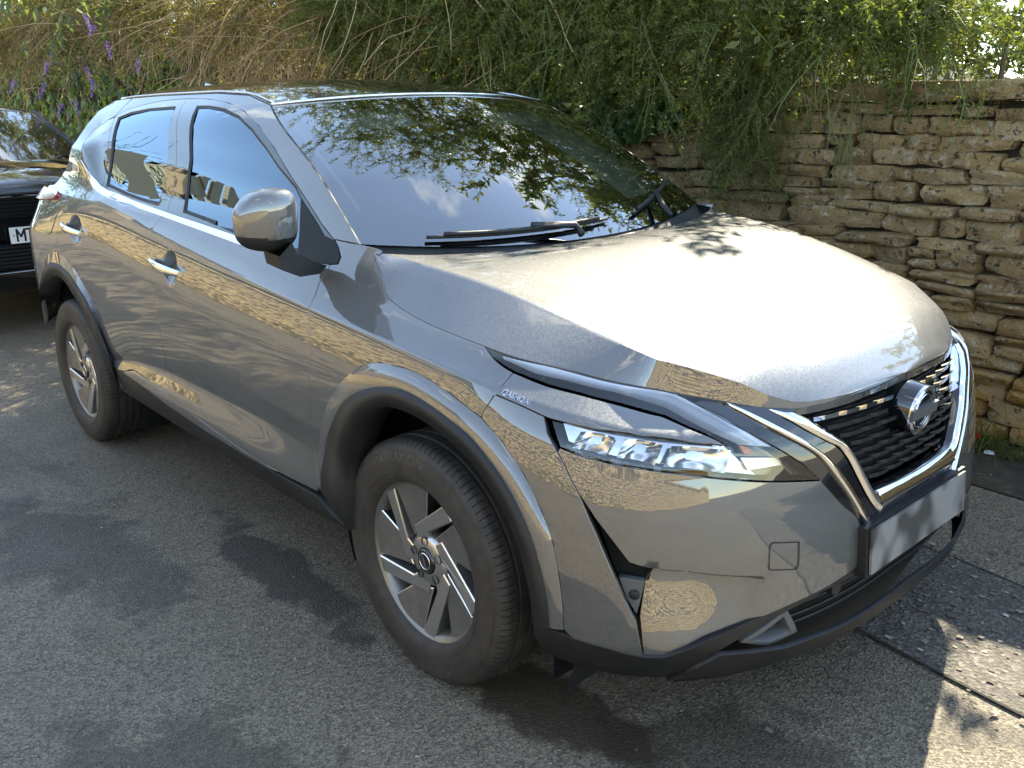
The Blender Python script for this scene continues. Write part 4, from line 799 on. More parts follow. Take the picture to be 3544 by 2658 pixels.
# ------------------------------------------------------------------ door mirrors
def superell(c,r,e1,e2,nu=36,nv=24,fn=None):
    v=[];f=[]; sg=lambda x,e:math.copysign(abs(x)**e,x)
    for j in range(nv+1):
        b_=-math.pi/2+math.pi*j/nv
        for i in range(nu):
            a=2*math.pi*i/nu; p=[r[0]*sg(math.cos(b_),e1)*sg(math.cos(a),e2),r[1]*sg(math.cos(b_),e1)*sg(math.sin(a),e2),r[2]*sg(math.sin(b_),e1)]
            if fn:p=fn(p)
            v.append((c[0]+p[0],c[1]+p[1],c[2]+p[2]))
    for j in range(nv):
        for i in range(nu): f.append((j*nu+i,j*nu+(i+1)%nu,(j+1)*nu+(i+1)%nu,(j+1)*nu+i))
    return v,f
for sd in(1,-1):
    dm=empty('door_mirror',(0,0,0),car)
    if sd>0:      # near mirror stands out
        def shp(p):
            x,y,z=p; o_=max(0,-y/.082); k=1-.42*o_**1.8; z*=k if z>0 else 1-.22*o_**1.6
            x=x*(1-.35*o_**2) if x>0 else x*.7
            if x>0: x-=.16*max(0,-z)*1.0
            return (x-.22*max(0,-y),y,z+.05*(y+.05))
        v,f=superell((-.480,-.985,1.220),(.058,.082,.083),.55,.62,48,32,fn=shp)
        hs=mo('mirror_housing',v,f,[MT['paint_grey'],MT['black_plastic'],MT['gloss_black']],dm)
        mi=[1 if p.center.z<1.176+.12*max(0,-1.0-p.center.y) else (2 if p.center.x<-.505-.22*max(0,-p.center.y-1.0) else 0) for p in hs.data.polygons]
    else:         # far mirror is folded back against the glass
        def shp(p):
            x,y,z=p; k=1-.50*max(0,(-x-.01)/.135)**1.5; z*=k if z>0 else 1-.34*max(0,-x/.135)**1.6
            y*= 1-.30*max(0,-x/.135); y=y if y<0 else y*.5
            return (x+.10*z,y-.12*x,z-.02*x)
        v,f=superell((-.950,-.880,1.205),(.115,.045,.085),.60,.66,48,32,fn=shp)
        v=[(x,-y,z) for x,y,z in v]; f=[q[::-1] for q in f]
        hs=mo('mirror_housing',v,f,[MT['paint_grey'],MT['black_plastic'],MT['gloss_black']],dm)
        mi=[1 if p.center.z<1.14 else (2 if abs(p.center.y)<.865 else 0) for p in hs.data.polygons]
    hs.data.polygons.foreach_set('material_index',mi)
    b=MB(); b.v=[]
    sec=[((-.470,-.965,1.152),.050,.050),((-.470,-.955,1.118),.048,.060),((-.480,-.905,1.092),.058,.056),((-.490,-.850,1.080),.060,.030)] if sd>0 else [((-.82,-.88,1.14),.05,.05),((-.78,-.87,1.12),.05,.05),((-.74,-.85,1.10),.05,.03),((-.70,-.83,1.09),.05,.02)]
    for i,(c,a,h) in enumerate(sec):
        b.v+=[(c[0]+a,c[1]-h*.45,c[2]-h*.42),(c[0]-a*.8,c[1]-h*.45,c[2]-h*.25),(c[0]-a*.8,c[1]+h*.35,c[2]+h*.25),(c[0]+a,c[1]+h*.35,c[2]+h*.25)]
        if i: k=4*i; b.f+=[(k-4+q,k-4+(q+1)%4,k+(q+1)%4,k+q) for q in range(4)]; b.mi+=[0]*4
    b.v=[(x,y*sd,z) for x,y,z in b.v]; b.build('mirror_foot',MT['black_plastic'],dm,True,50)
    # door handles
    for (s0,s1,z0,z1) in((-1.525,-1.285,.995,.973),(-2.485,-2.245,1.052,1.030)):
        ss=np.linspace(s0,s1,12); zz_=np.linspace(z0,z1,12); bow=np.sin(np.linspace(.25,math.pi-.15,12)); P=BF(ss,zz_,.006+.026*bow)
        v=[];f=[];nn=12
        for i in range(12):
            rx=.0165*(.55+.45*bow[i]) ; ry=.010
            for k in range(nn):
                a=2*math.pi*k/nn; v.append((P[i][0],(P[i][1]+ry*math.cos(a)),P[i][2]+rx*math.sin(a)))
        for i in range(11):
            for k in range(nn): f.append((i*nn+k,i*nn+(k+1)%nn,(i+1)*nn+(k+1)%nn,(i+1)*nn+k))
        f+=[tuple(range(nn))[::-1],tuple(11*nn+k for k in range(nn))]
        v=[(x,y*sd,z) for x,y,z in v]; par=[o for o in car.children if o.name.startswith('front_door' if s0>-2 else 'rear_door') and o.type=='MESH'][0 if sd>0 else -1]
        sharp(mo('door_handle',v,f,MT['chrome'],par),60)
# ------------------------------------------------------------------ wipers
def gpt(t_,u,d=.015): return gi(t_,u)+np.array([.45,0,.86])*d
for (a,b_,c) in(((.028,-.76),(.060,.16),(.03,-.40)),((.06,.36),(.17,.93),(.03,.55))):
    wp=empty('wiper',(0,0,0),car)
    n=14; P=[gpt(a[0]+(b_[0]-a[0])*k/n,a[1]+(b_[1]-a[1])*k/n,.016) for k in range(n+1)]; MB().tube(P,.0055,6).build('blade',MT['seal_rubber'],wp,True)
    P2=[p+np.array([.45,0,.86])*.010 for p in P[1:-1]]; MB().tube(P2,.0075,6).build('blade_cover',MT['black_plastic'],wp,True)
    mid_=P2[len(P2)//2]; root=gpt(.02,c[1]+.30 if c[1]<0 else c[1],.0)+np.array([.05,0,.01]); MB().tube([root,root+np.array([-.03,0,.028]),mid_+np.array([0,0,.012]),mid_],[.012,.011,.008,.007],8).build('arm',MT['black_plastic'],wp,True)
# ------------------------------------------------------------------ cabin
b=MB(); 
dv=[];
for i,(x,z) in enumerate([(-.22,1.075),(-.40,1.105),(-.58,1.09),(-.66,1.03),(-.66,.75)]):
    for j,u in enumerate(np.linspace(-1,1,9)): dv.append((x-.16*abs(u)**2,u*.70,z))
mo('dashboard',dv,gridf(5,9),MT['dash_plastic'],car)
v,f=lathe([(.175,0),(.185,.012),(.175,.024),(.165,.012),(.175,0)],32); rot_=Matrix.Translation((-.78,-.37,1.02))@Matrix.Rotation(R_(90),4,'Z')@Matrix.Rotation(R_(28),4,'X')
sw=mo('steering_wheel',[rot_@Vector(p) for p in v],f,MT['interior_dark'],car); b=MB(); b.box((0,.012,-.02),(.34,.02,.05)); b.box((0,.0,0),(.13,.05,.12)); b.v=[tuple(rot_@Vector(p)) for p in b.v]; b.build('wheel_boss',MT['interior_dark'],sw)
for y in(-.37,.37):
    st=empty('front_seat',(0,0,0),car)
    v,f=superell((-1.42,y,.92),(.085,.24,.36),.45,.55,24,14,lambda p:(p[0]-.30*p[2],p[1]*(1-.15*max(0,p[2])/.36),p[2])); mo('backrest',v,f,MT['interior_grey'],st)
    v,f=superell((-1.56,y,1.36),(.055,.135,.095),.5,.55,20,12,lambda p:(p[0]-.2*p[2],p[1],p[2])); mo('headrest',v,f,MT['interior_grey'],st)
    v,f=superell((-1.12,y,.62),(.27,.24,.09),.45,.5,20,10); mo('cushion',v,f,MT['interior_grey'],st)
v,f=superell((-2.28,0,1.0),(.09,.62,.33),.4,.4,24,12,lambda p:(p[0]-.3*p[2],p[1],p[2])); rs=empty('rear_seat',(0,0,0),car); mo('backrest',v,f,MT['interior_grey'],rs)
for y in(-.4,0,.4):
    v,f=superell((-2.40,y,1.37),(.05,.12,.07),.5,.5,16,10); mo('headrest',v,f,MT['interior_grey'],rs)
hl_=RG[1:-2:2,1:-1:2]-np.array([0,0,.03]); mo('headliner',hl_.reshape(-1,3),gridf(*hl_.shape[:2]),MT['headliner'],car)
for y in(-.34,.34):
    b=MB(); P=[gi(.93,(y-.17)/.62)-np.array([.06,0,.012]),gi(.93,(y+.17)/.62)-np.array([.06,0,.012])]; 
    b.add([P[0],P[1],P[1]+np.array([-.02,0,-.012]),P[0]+np.array([-.02,0,-.012]),P[0]+np.array([.11,0,-.065]),P[1]+np.array([.11,0,-.065])],[(0,1,5,4),(3,2,5,4)]); b.build('sun_visor',MT['headliner'],car)
v,f=superell((-.87,.0,1.395),(.02,.125,.036),.4,.5,20,10,lambda p:(p[0]-.1*p[1],p[1],p[2])); mo('rear_view_mirror',v,f,MT['interior_dark'],car)
b=MB(); 
for sd in(1,-1):
    e=we3; q=[(e[i]*[1,sd,1]+np.array([-.03,.035*sd,-.02])) for i in range(0,30,3)]; q2=[(e[i]*[1,sd,1]+np.array([-.10,.15*sd,-.05])) for i in range(0,30,3)]
    mo('pillar_lining',np.array(q+q2),gridf(2,len(q)),MT['headliner'],car)
for y,sd in((-.62,1),(.62,-1)):
    MB().tube([(-1.60,y,1.30),(-1.58,y,1.05),(-1.56,y*.9,.8)],.012,5).build('seat_belt',MT['interior_grey'],car)
# embossed model lettering on the strip above the headlight
for sd in(1,-1):
    tv,tf=textmesh('QASHQAI',.017,.0002); A=np.array(tv); u=A[:,0]*1.05; S=.368+u*sd; Z=.8835+A[:,1]*.8-.17*(S-.368); P=BF(S,Z,.0016)*[1,sd,1]
    mo('embossed_lettering',P,tf,MT['satin_chrome'],[o for o in car.children if o.name.startswith('front_bumper')][0 if sd>0 else 1],smooth=False)
# ================================================================== setting: ground
m=mat('asphalt',(.05,.05,.052),.75); t=NT(m); g=t.coords('Object')
ag=t.n('ShaderNodeTexVoronoi'); ag.inputs['Scale'].default_value=170; t.l(g,ag.inputs['Vector'])
grain=t.ramp(ag.outputs['Color'],[(.15,(.060,.050,.037)),(.6,(.152,.128,.094)),(.93,(.24,.20,.142)),(1,(.40,.34,.25))])
big=t.noise(g,.55,5,.6,.4); col=t.mix(t.math('MULTIPLY',t.ramp(big,[(.35,(0,)*3),(.7,(1,)*3)]),.55),grain,t.mix(1.0,grain,(1.55,1.5,1.42),'MULTIPLY'))
st=t.noise(t.coords('Object',(1,1.5,1)),1.3,6,.65,.8); col=t.mix(t.ramp(st,[(.60,(0,)*3),(.72,(.5,)*3)]),col,(.028,.025,.021))
dirt=t.noise(t.coords('Object',(1.2,.8,1),(0,0,.6)),2.2,7,.7,.5); col=t.mix(t.ramp(dirt,[(.60,(0,)*3),(.78,(.6,)*3)]),col,(.085,.062,.038))

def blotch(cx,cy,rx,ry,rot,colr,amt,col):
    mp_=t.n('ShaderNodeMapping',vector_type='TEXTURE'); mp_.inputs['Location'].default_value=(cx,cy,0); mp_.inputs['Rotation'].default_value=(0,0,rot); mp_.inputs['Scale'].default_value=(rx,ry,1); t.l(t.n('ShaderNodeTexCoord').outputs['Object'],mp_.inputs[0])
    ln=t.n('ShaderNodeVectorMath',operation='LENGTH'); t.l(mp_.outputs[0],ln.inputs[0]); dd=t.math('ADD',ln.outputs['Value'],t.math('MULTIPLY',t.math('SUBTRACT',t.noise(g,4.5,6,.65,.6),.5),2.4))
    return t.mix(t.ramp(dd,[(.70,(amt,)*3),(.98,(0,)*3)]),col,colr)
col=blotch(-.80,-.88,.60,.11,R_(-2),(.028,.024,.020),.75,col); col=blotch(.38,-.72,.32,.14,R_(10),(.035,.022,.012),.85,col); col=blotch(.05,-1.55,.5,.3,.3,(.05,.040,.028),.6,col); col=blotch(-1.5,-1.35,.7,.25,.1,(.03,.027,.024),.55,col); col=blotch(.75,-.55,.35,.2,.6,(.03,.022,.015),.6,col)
t.l(col,t.b.inputs['Base Color']); t.l(t.ramp(t.noise(g,3,4),[(.3,(.55,)*3),(.7,(.85,)*3)]),t.b.inputs['Roughness'])
bp_=t.bump(ag.outputs['Distance'],.55,.006); t.l(t.bump(t.noise(g,30,5,.7),.35,.01,bp_),t.b.inputs['Normal'])
def sheet(name,pts,z,material,**k): return tag(mo(name,[(x,y,z) for x,y in pts],[tuple(range(len(pts)))],material,smooth=False),kind='structure',**k)
sheet('road',[(-400,-400),(400,-400),(400,400),(-400,400)],0,m)
m2=mat('worn_asphalt',(.09,.08,.065),.85); t=NT(m2); g=t.coords('Object'); ag=t.n('ShaderNodeTexVoronoi'); ag.inputs['Scale'].default_value=95; t.l(g,ag.inputs['Vector'])
grain=t.ramp(ag.outputs['Color'],[(.1,(.055,.050,.044)),(.6,(.115,.102,.084)),(1,(.23,.205,.165))]); n1=t.noise(g,2.3,6,.65); t.l(t.mix(t.ramp(n1,[(.4,(0,)*3),(.7,(.7,)*3)]),grain,(.062,.054,.044)),t.b.inputs['Base Color']); t.l(t.bump(t.noise(g,55,4,.7),.5,.012,t.bump(ag.outputs['Distance'],.5,.008)),t.b.inputs['Normal'])
def wob(a,b,n,amp,sd):
    r=random.Random(sd); return [(a[0]+(b[0]-a[0])*i/n+r.uniform(-amp,amp),a[1]+(b[1]-a[1])*i/n+r.uniform(-amp,amp)) for i in range(n+1)]
e1=wob((-14,1.14+.0),(.68,.835),30,.012,1)+wob((.75,.815),(6,.2),20,.010,2); e2=wob((6,-.45),(.95,.135),20,.010,3)+wob((.70,.19),(-14,.75),30,.012,4)
sheet('gutter_strip',e1+e2,.006,m2)
m3=mat('soil',(.05,.038,.025),.95); t=NT(m3); g=t.coords('Object'); n1=t.noise(g,9,7,.7); t.l(t.ramp(n1,[(.3,(.022,.017,.012)),(.6,(.065,.050,.034)),(.8,(.12,.10,.075))]),t.b.inputs['Base Color']); t.l(t.bump(n1,.8,.03),t.b.inputs['Normal'])
sheet('verge',wob((-14,2.6),(5,2.6),2,0,1)[::-1]+wob((-14,1.70),(.2,1.66),24,.03,6)+wob((.5,1.50),(5,.9),14,.04,5),.007,m3)
# cracks where the resurfaced strip meets the road
for pts,nm in((e1,'road_joint'),(e2,'road_joint')):
    v=[];f=[]
    for i,(x,y) in enumerate(pts):
        w_=.002+.004*rng.random(); v+=[(x,y-w_,.0085),(x,y+w_,.0085)]
        if i: k=2*i; f.append((k-2,k-1,k+1,k))
    tag(mo(nm,v,f,mat('joint_dark'+nm,(.028,.025,.021),.95) if 'joint_darkroad_joint' not in MT else MT['joint_darkroad_joint'],smooth=False),kind='structure')
# loose grit and flakes
def blob_pts(n,fx): return [fx() for _ in range(n)]
v=[];f=[]
def grit(x,y,s):
    k=len(v); n=rng.choice((4,5)); a0=rng.random()*6; h=s*rng.uniform(.15,.5)
    for i in range(n):
        a=a0+2*math.pi*i/n; v.append((x+s*math.cos(a)*rng.uniform(.6,1.2),y+s*math.sin(a)*rng.uniform(.5,1),.007+h*rng.uniform(.3,1)))
    v.append((x,y,.006)); 
    for i in range(n): f.append((k+i,k+(i+1)%n,k+n))
    f.append(tuple(range(k,k+n)))
for _ in range(420): grit(rng.uniform(.45,1.7),rng.gauss(.5,.28),rng.uniform(.004,.016))
for _ in range(170): grit(rng.uniform(-2.5,1.8),rng.uniform(-2,-.2),rng.uniform(.0025,.006))
for _ in range(160): grit(rng.uniform(-.2,1.6),rng.gauss(1.6,.25),rng.uniform(.004,.014))
m=mat('grit',(.2,.17,.13),.9); t=NT(m); ge=t.n('ShaderNodeNewGeometry'); t.l(t.ramp(ge.outputs['Random Per Island'],[(.0,(.07,.06,.05)),(.6,(.17,.145,.11)),(.92,(.30,.27,.22)),(1,(.6,.57,.5))]),t.b.inputs['Base Color'])
tag(mo('gravel',v,f,m,smooth=False),'loose grit and stone flakes scattered on the road','gravel',kind='stuff')
# litter by the wall foot
b=MB(); b.box((.30,2.00,.035),(.05,.025,.02),Matrix.Rotation(.4,3,'Z')); b.box((.325,2.01,.04),(.025,.03,.02),Matrix.Rotation(1.0,3,'Z')); tag(b.build('red_wrapper',mat('wrapper_red',(.5,.01,.02),.3)),'crumpled red sweet wrapper in the weeds by the wall foot','litter')
b=MB(); b.box((.43,1.90,.02),(.045,.022,.012),Matrix.Rotation(.3,3,'Z'),taper=.8); tag(b.build('pale_wrapper',mat('wrapper_pale',(.62,.72,.76),.4)),'small pale blue wrapper in the weeds by the wall foot','litter')
b=MB(); b.box((.22,1.72,.018),(.05,.028,.006),Matrix.Rotation(.8,3,'Z')@Matrix.Rotation(.2,3,'X')); tag(b.build('paper_scrap',mat('paper',(.75,.73,.68),.8)),'torn white paper scrap on the soil beside the car','litter')
# ================================================================== dry stone walls
def rock(seed,sub=3,rough=.16):
    r=np.random.default_rng(seed); bm=bmesh.new(); bmesh.ops.create_cube(bm,size=2); bmesh.ops.subdivide_edges(bm,edges=bm.edges[:],cuts=sub,use_grid_fill=True)
    ph=r.uniform(0,6,9); fq=r.normal(0,2.6,(9,3)); cor=r.normal(0,.11,(2,2,2,3))*[.55,.8,1.0]; e=r.uniform(6,11); tilt=r.normal(0,.05)
    for q in bm.verts:
        p=np.array(q.co); l=(abs(p)**e).sum()**(1/e); p=p/l; w=(p+1)/2
        d=sum(cor[i,j,k]*((w[0] if i else 1-w[0])*(w[1] if j else 1-w[1])*(w[2] if k else 1-w[2])) for i in(0,1) for j in(0,1) for k in(0,1))
        nz_=sum(math.sin(fq[k]@p+ph[k])/(1+k*.25) for k in range(9))*.030; p=p+d+p*nz_*np.array([.5,1.3,.9])+r.normal(0,.034,3)*[1,1.2,1]; p[2]+=tilt*p[0]; q.co=p*.5
    me=bpy.data.meshes.new('stone'); bm.to_mesh(me); bm.free(); return me
m=mat('limestone',(.36,.29,.19),.92); t=NT(m); oi=t.n('ShaderNodeObjectInfo'); g0=t.n('ShaderNodeNewGeometry'); 
base=t.ramp(oi.outputs['Random'],[(0,(.18,.105,.040)),(.25,(.29,.178,.072)),(.55,(.37,.245,.105)),(.8,(.235,.14,.054)),(1,(.46,.34,.18))])
pos=g0.outputs['Position']; n1=t.noise(pos,9,6,.7,.3); c1=t.mix(t.ramp(n1,[(.3,(.0,)*3),(.75,(.75,)*3)]),base,(.42,.29,.14))
n2=t.noise(pos,26,6,.75,.2); c2=t.mix(t.ramp(n2,[(.54,(0,)*3),(.61,(.8,)*3)]),c1,(.49,.43,.32))       # pale lichen
n3=t.noise(pos,30,5,.7,.4); c3=t.mix(t.ramp(n3,[(.57,(0,)*3),(.62,(.9,)*3)]),c2,(.035,.03,.025))        # black lichen specks
sx=t.n('ShaderNodeSeparateXYZ'); t.l(pos,sx.inputs[0]); lowmask=t.ramp(sx.outputs['Z'],[(.0,(1,)*3),(.75,(.15,)*3),(1,(0,)*3)]); n4=t.noise(pos,7,5,.7); c4=t.mix(t.math('MULTIPLY',t.ramp(n4,[(.42,(0,)*3),(.56,(.92,)*3)]),lowmask),c3,(.40,.21,.035))  # orange lichen low down
t.l(c4,t.b.inputs['Base Color']); t.l(t.bump(t.noise(pos,90,5,.75),.8,.016,t.bump(t.noise(pos,22,4,.7),.8,.03)),t.b.inputs['Normal'])
VAR=[rock(100+i) for i in range(34)]
for q in VAR:
    q.polygons.foreach_set('use_smooth',np.ones(len(q.polygons),bool)); q.set_sharp_from_angle(angle=R_(48)); q.materials.append(MT['limestone'])
VLO=[rock(300+i,1) for i in range(14)]
for q in VLO: q.polygons.foreach_set('use_smooth',np.ones(len(q.polygons),bool)); q.set_sharp_from_angle(angle=R_(48))
mat('wall_core',(.035,.028,.020),1)
WALL_TOP=1.50
def courses(x0,x1,seed,top):
    r=random.Random(seed); z=.0; out=[]; wv=lambda x,z:.018*math.sin(1.7*x+3*z)+.010*math.sin(4.1*x+7*z)
    while z<top-.03:
        h=r.uniform(.062,.098) if r.random()<.85 else r.uniform(.045,.06); x=x0-r.uniform(0,.2)
        if z+h>top-.03:h=top-z
        while x<x1:
            l=r.uniform(.15,.36)*(1.3 if r.random()<.2 else 1) if h>.06 else r.uniform(.18,.46)
            if r.random()<.15:l*=.55
            if r.random()<.07 and h>.085:      # two thin stones in one course
                hh=h*r.uniform(.4,.6); out.append((x+l/2,z+hh/2+wv(x,z),l,hh)); out.append((x+l/2,z+hh+(h-hh)/2+wv(x,z),l,h-hh))
            else: out.append((x+l/2,z+h/2+wv(x,z)+r.gauss(0,.004),l,h*r.uniform(.90,1.08)))
            x+=l
        z+=h
    return out
def big_wall(name,label,x0,x1,yf,sgn,top,seed,near=None,dep=.30,slope=0.,fm='limestone_far'):
    w=empty(name); tag(w,label,'wall'); r=random.Random(seed+5); far=[]
    for (x,z,l,h) in courses(x0,x1,seed,top)+[(x_,top+.045,r.uniform(.30,.55),r.uniform(.075,.115)) for x_ in np.arange(x0,x1,.40)]:
        cop=z>top; sc=(l*1.0+(.06 if cop else 0),dep*(1.25 if cop else r.uniform(.9,1.1)),h*1.02); rot=Matrix.Rotation(r.gauss(0,.03),4,'Y')@Matrix.Rotation(r.gauss(0,.05),4,'Z')@Matrix.Rotation(r.choice((0,math.pi)),4,'Z')
        M=Matrix.Translation((x,yf+sgn*(dep/2)+r.gauss(0,.011)-(sgn*.03 if cop else 0)+slope*(x-x0),z))@rot@Matrix.Diagonal((*sc,1)); me=r.choice(VAR)
        if near and near[0]<x<near[1]:
            o=obj('coping_stone' if cop else 'stone',me,w); o.matrix_world=M
        else: far.append((r.choice(VLO),M))
    if far:
        vv=[];ff=[];k=0
        for me,M in far:
            n=len(me.vertices); a=np.empty(n*3); me.vertices.foreach_get('co',a); a=a.reshape(-1,3); Mn=np.array(M); vv.append(a@Mn[:3,:3].T+Mn[:3,3]); idx=np.array([p.vertices[:] for p in me.polygons]); ff.append(idx+k); k+=n
        o=mo('far_stones',np.concatenate(vv),np.concatenate(ff),MT[fm],w); o['kind']='stuff'
    b=MB(); b.box(((x0+x1)/2,yf+sgn*(dep/2+.05)+slope*(x1-x0)/2,top/2),(x1-x0,dep*.75,top)); b.build('wall_core',MT['wall_core'],w)
    return w
# same stone, random tone per stone island for the joined stretches
mf=MT['limestone'].copy(); mf.name='limestone_far'; MT['limestone_far']=mf
for nd in mf.node_tree.nodes:
    if nd.bl_idname=='ShaderNodeObjectInfo':
        gi_=[q for q in mf.node_tree.nodes if q.bl_idname=='ShaderNodeNewGeometry'][0]
        for l in list(mf.node_tree.links):
            if l.from_node==nd: mf.node_tree.links.new(gi_.outputs['Random Per Island'],l.to_socket)
mg=mf.copy(); mg.name='limestone_sun_tint'; MT['limestone_sun_tint']=mg; tg_=mg.node_tree; bs_=tg_.nodes['Principled BSDF']; ls_=bs_.inputs['Base Color'].links[0].from_socket; mm_=tg_.nodes.new('ShaderNodeMixRGB'); mm_.blend_type='MIX'; mm_.inputs[0].default_value=.84; mm_.inputs[2].default_value=(.74,.57,.29,1); tg_.links.new(ls_,mm_.inputs[1]); tg_.links.new(mm_.outputs[0],bs_.inputs['Base Color'])  # far wall copy: warm sunlight mixed into the stone colour, brightens its reflection
big_wall('dry_stone_wall','tall lichen-spotted dry stone wall running behind the grey car',-24,3.2,2.06,1,WALL_TOP,3,near=(-2.35,.85))
big_wall('sunlit_stone_wall','sunlit dry stone wall across the lane, seen mirrored in the car doors',-42,30,-6.3,-1,1.75,9,dep=.35,fm='limestone_sun_tint')
# ================================================================== vegetation
def leaf_mat(name,cols,trans=.45,rough=.45):
    m=bpy.data.materials.new(name); m.use_nodes=True; t=NT(m); ge=t.n('ShaderNodeNewGeometry'); n=t.noise(ge.outputs['Position'],2.2,3,.6)
    a=t.ramp(ge.outputs['Random Per Island'],[(i/(len(cols)-1),c) for i,c in enumerate(cols)]); c=t.mix(t.ramp(n,[(.3,(0,)*3),(.7,(.55,)*3)]),a,t.mix(1.0,a,(1.35,1.25,.75),'MULTIPLY'))
    t.l(c,t.b.inputs['Base Color']); t.b.inputs['Roughness'].default_value=rough; t.b.inputs['Specular IOR Level'].default_value=.35
    tr=t.n('ShaderNodeBsdfTranslucent'); mx_=t.n('ShaderNodeMixShader'); mx_.inputs[0].default_value=trans; t.l(t.mix(1.0,c,(1.6,1.7,.7),'MULTIPLY'),tr.inputs[0]); t.l(t.b.outputs[0],mx_.inputs[1]); t.l(tr.outputs[0],mx_.inputs[2]); t.l(mx_.outputs[0],t.out.inputs[0])
    MT[name]=m; return m
leaf_mat('leaf_green',[(.070,.088,.026),(.10,.12,.036),(.145,.155,.048),(.08,.10,.036),(.19,.19,.062)])
leaf_mat('leaf_olive',[(.095,.10,.034),(.13,.125,.044),(.17,.145,.06),(.11,.11,.042),(.21,.165,.075)])
leaf_mat('leaf_ivy',[(.022,.050,.014),(.035,.070,.018),(.050,.090,.022),(.075,.11,.028)],.2,.35)
leaf_mat('leaf_bud',[(.09,.12,.075),(.12,.15,.095),(.15,.17,.11)],.35,.7)
leaf_mat('leaf_tree',[(.03,.06,.015),(.05,.085,.02),(.08,.11,.03)],.3,.5)
m=mat('twig_brown',(.20,.13,.065),.85); t=NT(m); ge=t.n('ShaderNodeNewGeometry'); t.l(t.ramp(ge.outputs['Random Per Island'],[(0,(.17,.105,.050)),(.5,(.32,.215,.11)),(1,(.48,.35,.20))]),t.b.inputs['Base Color'])
mat('twig_green',(.10,.12,.035),.8); mat('bark',(.09,.065,.04),.95); mat('hedge_dark',(.012,.014,.006),1)
m=mat('flower_purple',(.22,.10,.36),.7); t=NT(m); ge=t.n('ShaderNodeNewGeometry'); t.l(t.ramp(ge.outputs['Random Per Island'],[(0,(.16,.07,.28)),(.7,(.28,.15,.45)),(1,(.45,.33,.60))]),t.b.inputs['Base Color'])
def frames(d,r):
    d=d/np.linalg.norm(d,axis=-1,keepdims=True); u=np.cross(d,r); u/=np.linalg.norm(u,axis=-1,keepdims=True)+1e-9; w=np.cross(u,d); return u,d,w
def make_sprig(seed,L,nl,ll,lw,sag=.35,nside=0,kink=.05,k=5):
    """returns leaf quads (n,4,3) and stem polyline list; grows along +Y, sags along -Z"""
    r=np.random.default_rng(seed); stems=[]; leaves=[]
    def grow(o,d,Ls,n,sg):
        P=np.zeros((k,3)); P[0]=o; dd=d.copy()
        for i in range(1,k):
            dd=dd+np.array([0,0,-sg/k*1.6])+r.normal(0,kink,3); dd/=np.linalg.norm(dd); P[i]=P[i-1]+dd*Ls/(k-1)
        stems.append(P)
        for q in range(n):
            a=r.uniform(.06,1.0)*(k-1); i=min(int(a),k-2); p=P[i]+(P[i+1]-P[i])*(a-i); ax=P[i+1]-P[i]; ax/=np.linalg.norm(ax)
            rd=r.normal(size=3); u=np.cross(ax,rd); u/=np.linalg.norm(u); dr=u*r.uniform(.5,1)+ax*r.uniform(.1,.8); dr/=np.linalg.norm(dr); sd=np.cross(dr,r.normal(size=3)); sd/=np.linalg.norm(sd); l=ll*r.uniform(.6,1.25); w=lw*r.uniform(.7,1.2)
            leaves.append([p,p+dr*l*.45+sd*w,p+dr*l,p+dr*l*.45-sd*w])
        return P
    P=grow(np.zeros(3),np.array([0,1.,0]),L,nl,sag)
    for s in range(nside):
        i=r.integers(1,k-1); d=r.normal(0,.6,3)+np.array([0,.8,-.2]); d/=np.linalg.norm(d); grow(P[i],d,L*r.uniform(.25,.5),int(nl*.4),sag)
    return np.array(leaves),stems
def stem_quads(P,r0,r1=None,n=3):
    P=np.asarray(P,float); k=len(P); r1=r0*.35 if r1 is None else r1; d=np.gradient(P,axis=0); u,dd,w=frames(d,np.array([.3,.2,.93])); rr=np.linspace(r0,r1,k)[:,None]
    ring=[P+(u*math.cos(a)+w*math.sin(a))*rr for a in np.arange(n)*2*math.pi/n]; q=[]
    for j in range(n):
        A,B2=ring[j],ring[(j+1)%n]; q.append(np.stack([A[:-1],B2[:-1],B2[1:],A[1:]],1))
    return np.concatenate(q)
def stem_mesh(P,r0,r1=None,n=3):
    P=np.asarray(P,float); k=len(P); r1=r0*.35 if r1 is None else r1; d=np.gradient(P,axis=0); u,dd,w=frames(d,np.array([.3,.2,.93])); rr=np.linspace(r0,r1,k)[:,None]
    V=np.stack([P+(u*math.cos(a)+w*math.sin(a))*rr for a in np.arange(n)*2*math.pi/n],1).reshape(-1,3); F=[]
    for i in range(k-1):
        for j in range(n): F.append((i*n+j,i*n+(j+1)%n,(i+1)*n+(j+1)%n,(i+1)*n+j))
    return V,np.array(F)
class Quads:
    def __init__(s): s.v=[]; s.f=[]; s.n=0
    def add(s,V,F): s.v.append(V); s.f.append(F+s.n); s.n+=len(V)
    def addq(s,Q): s.add(Q.reshape(-1,3),np.arange(len(Q)*4).reshape(-1,4))
    def build(s,name,m,parent,smooth=False): return mo(name,np.concatenate(s.v),np.concatenate(s.f),MT[m],parent,smooth=smooth,stuff=True)
def prep(templates,r0):
    out=[]
    for lv,st in templates:
        V=[];F=[];k=0
        for P in st:
            a,b=stem_mesh(P,r0); V.append(a); F.append(b+k); k+=len(a)
        out.append((lv,np.concatenate(V),np.concatenate(F)))
    return out
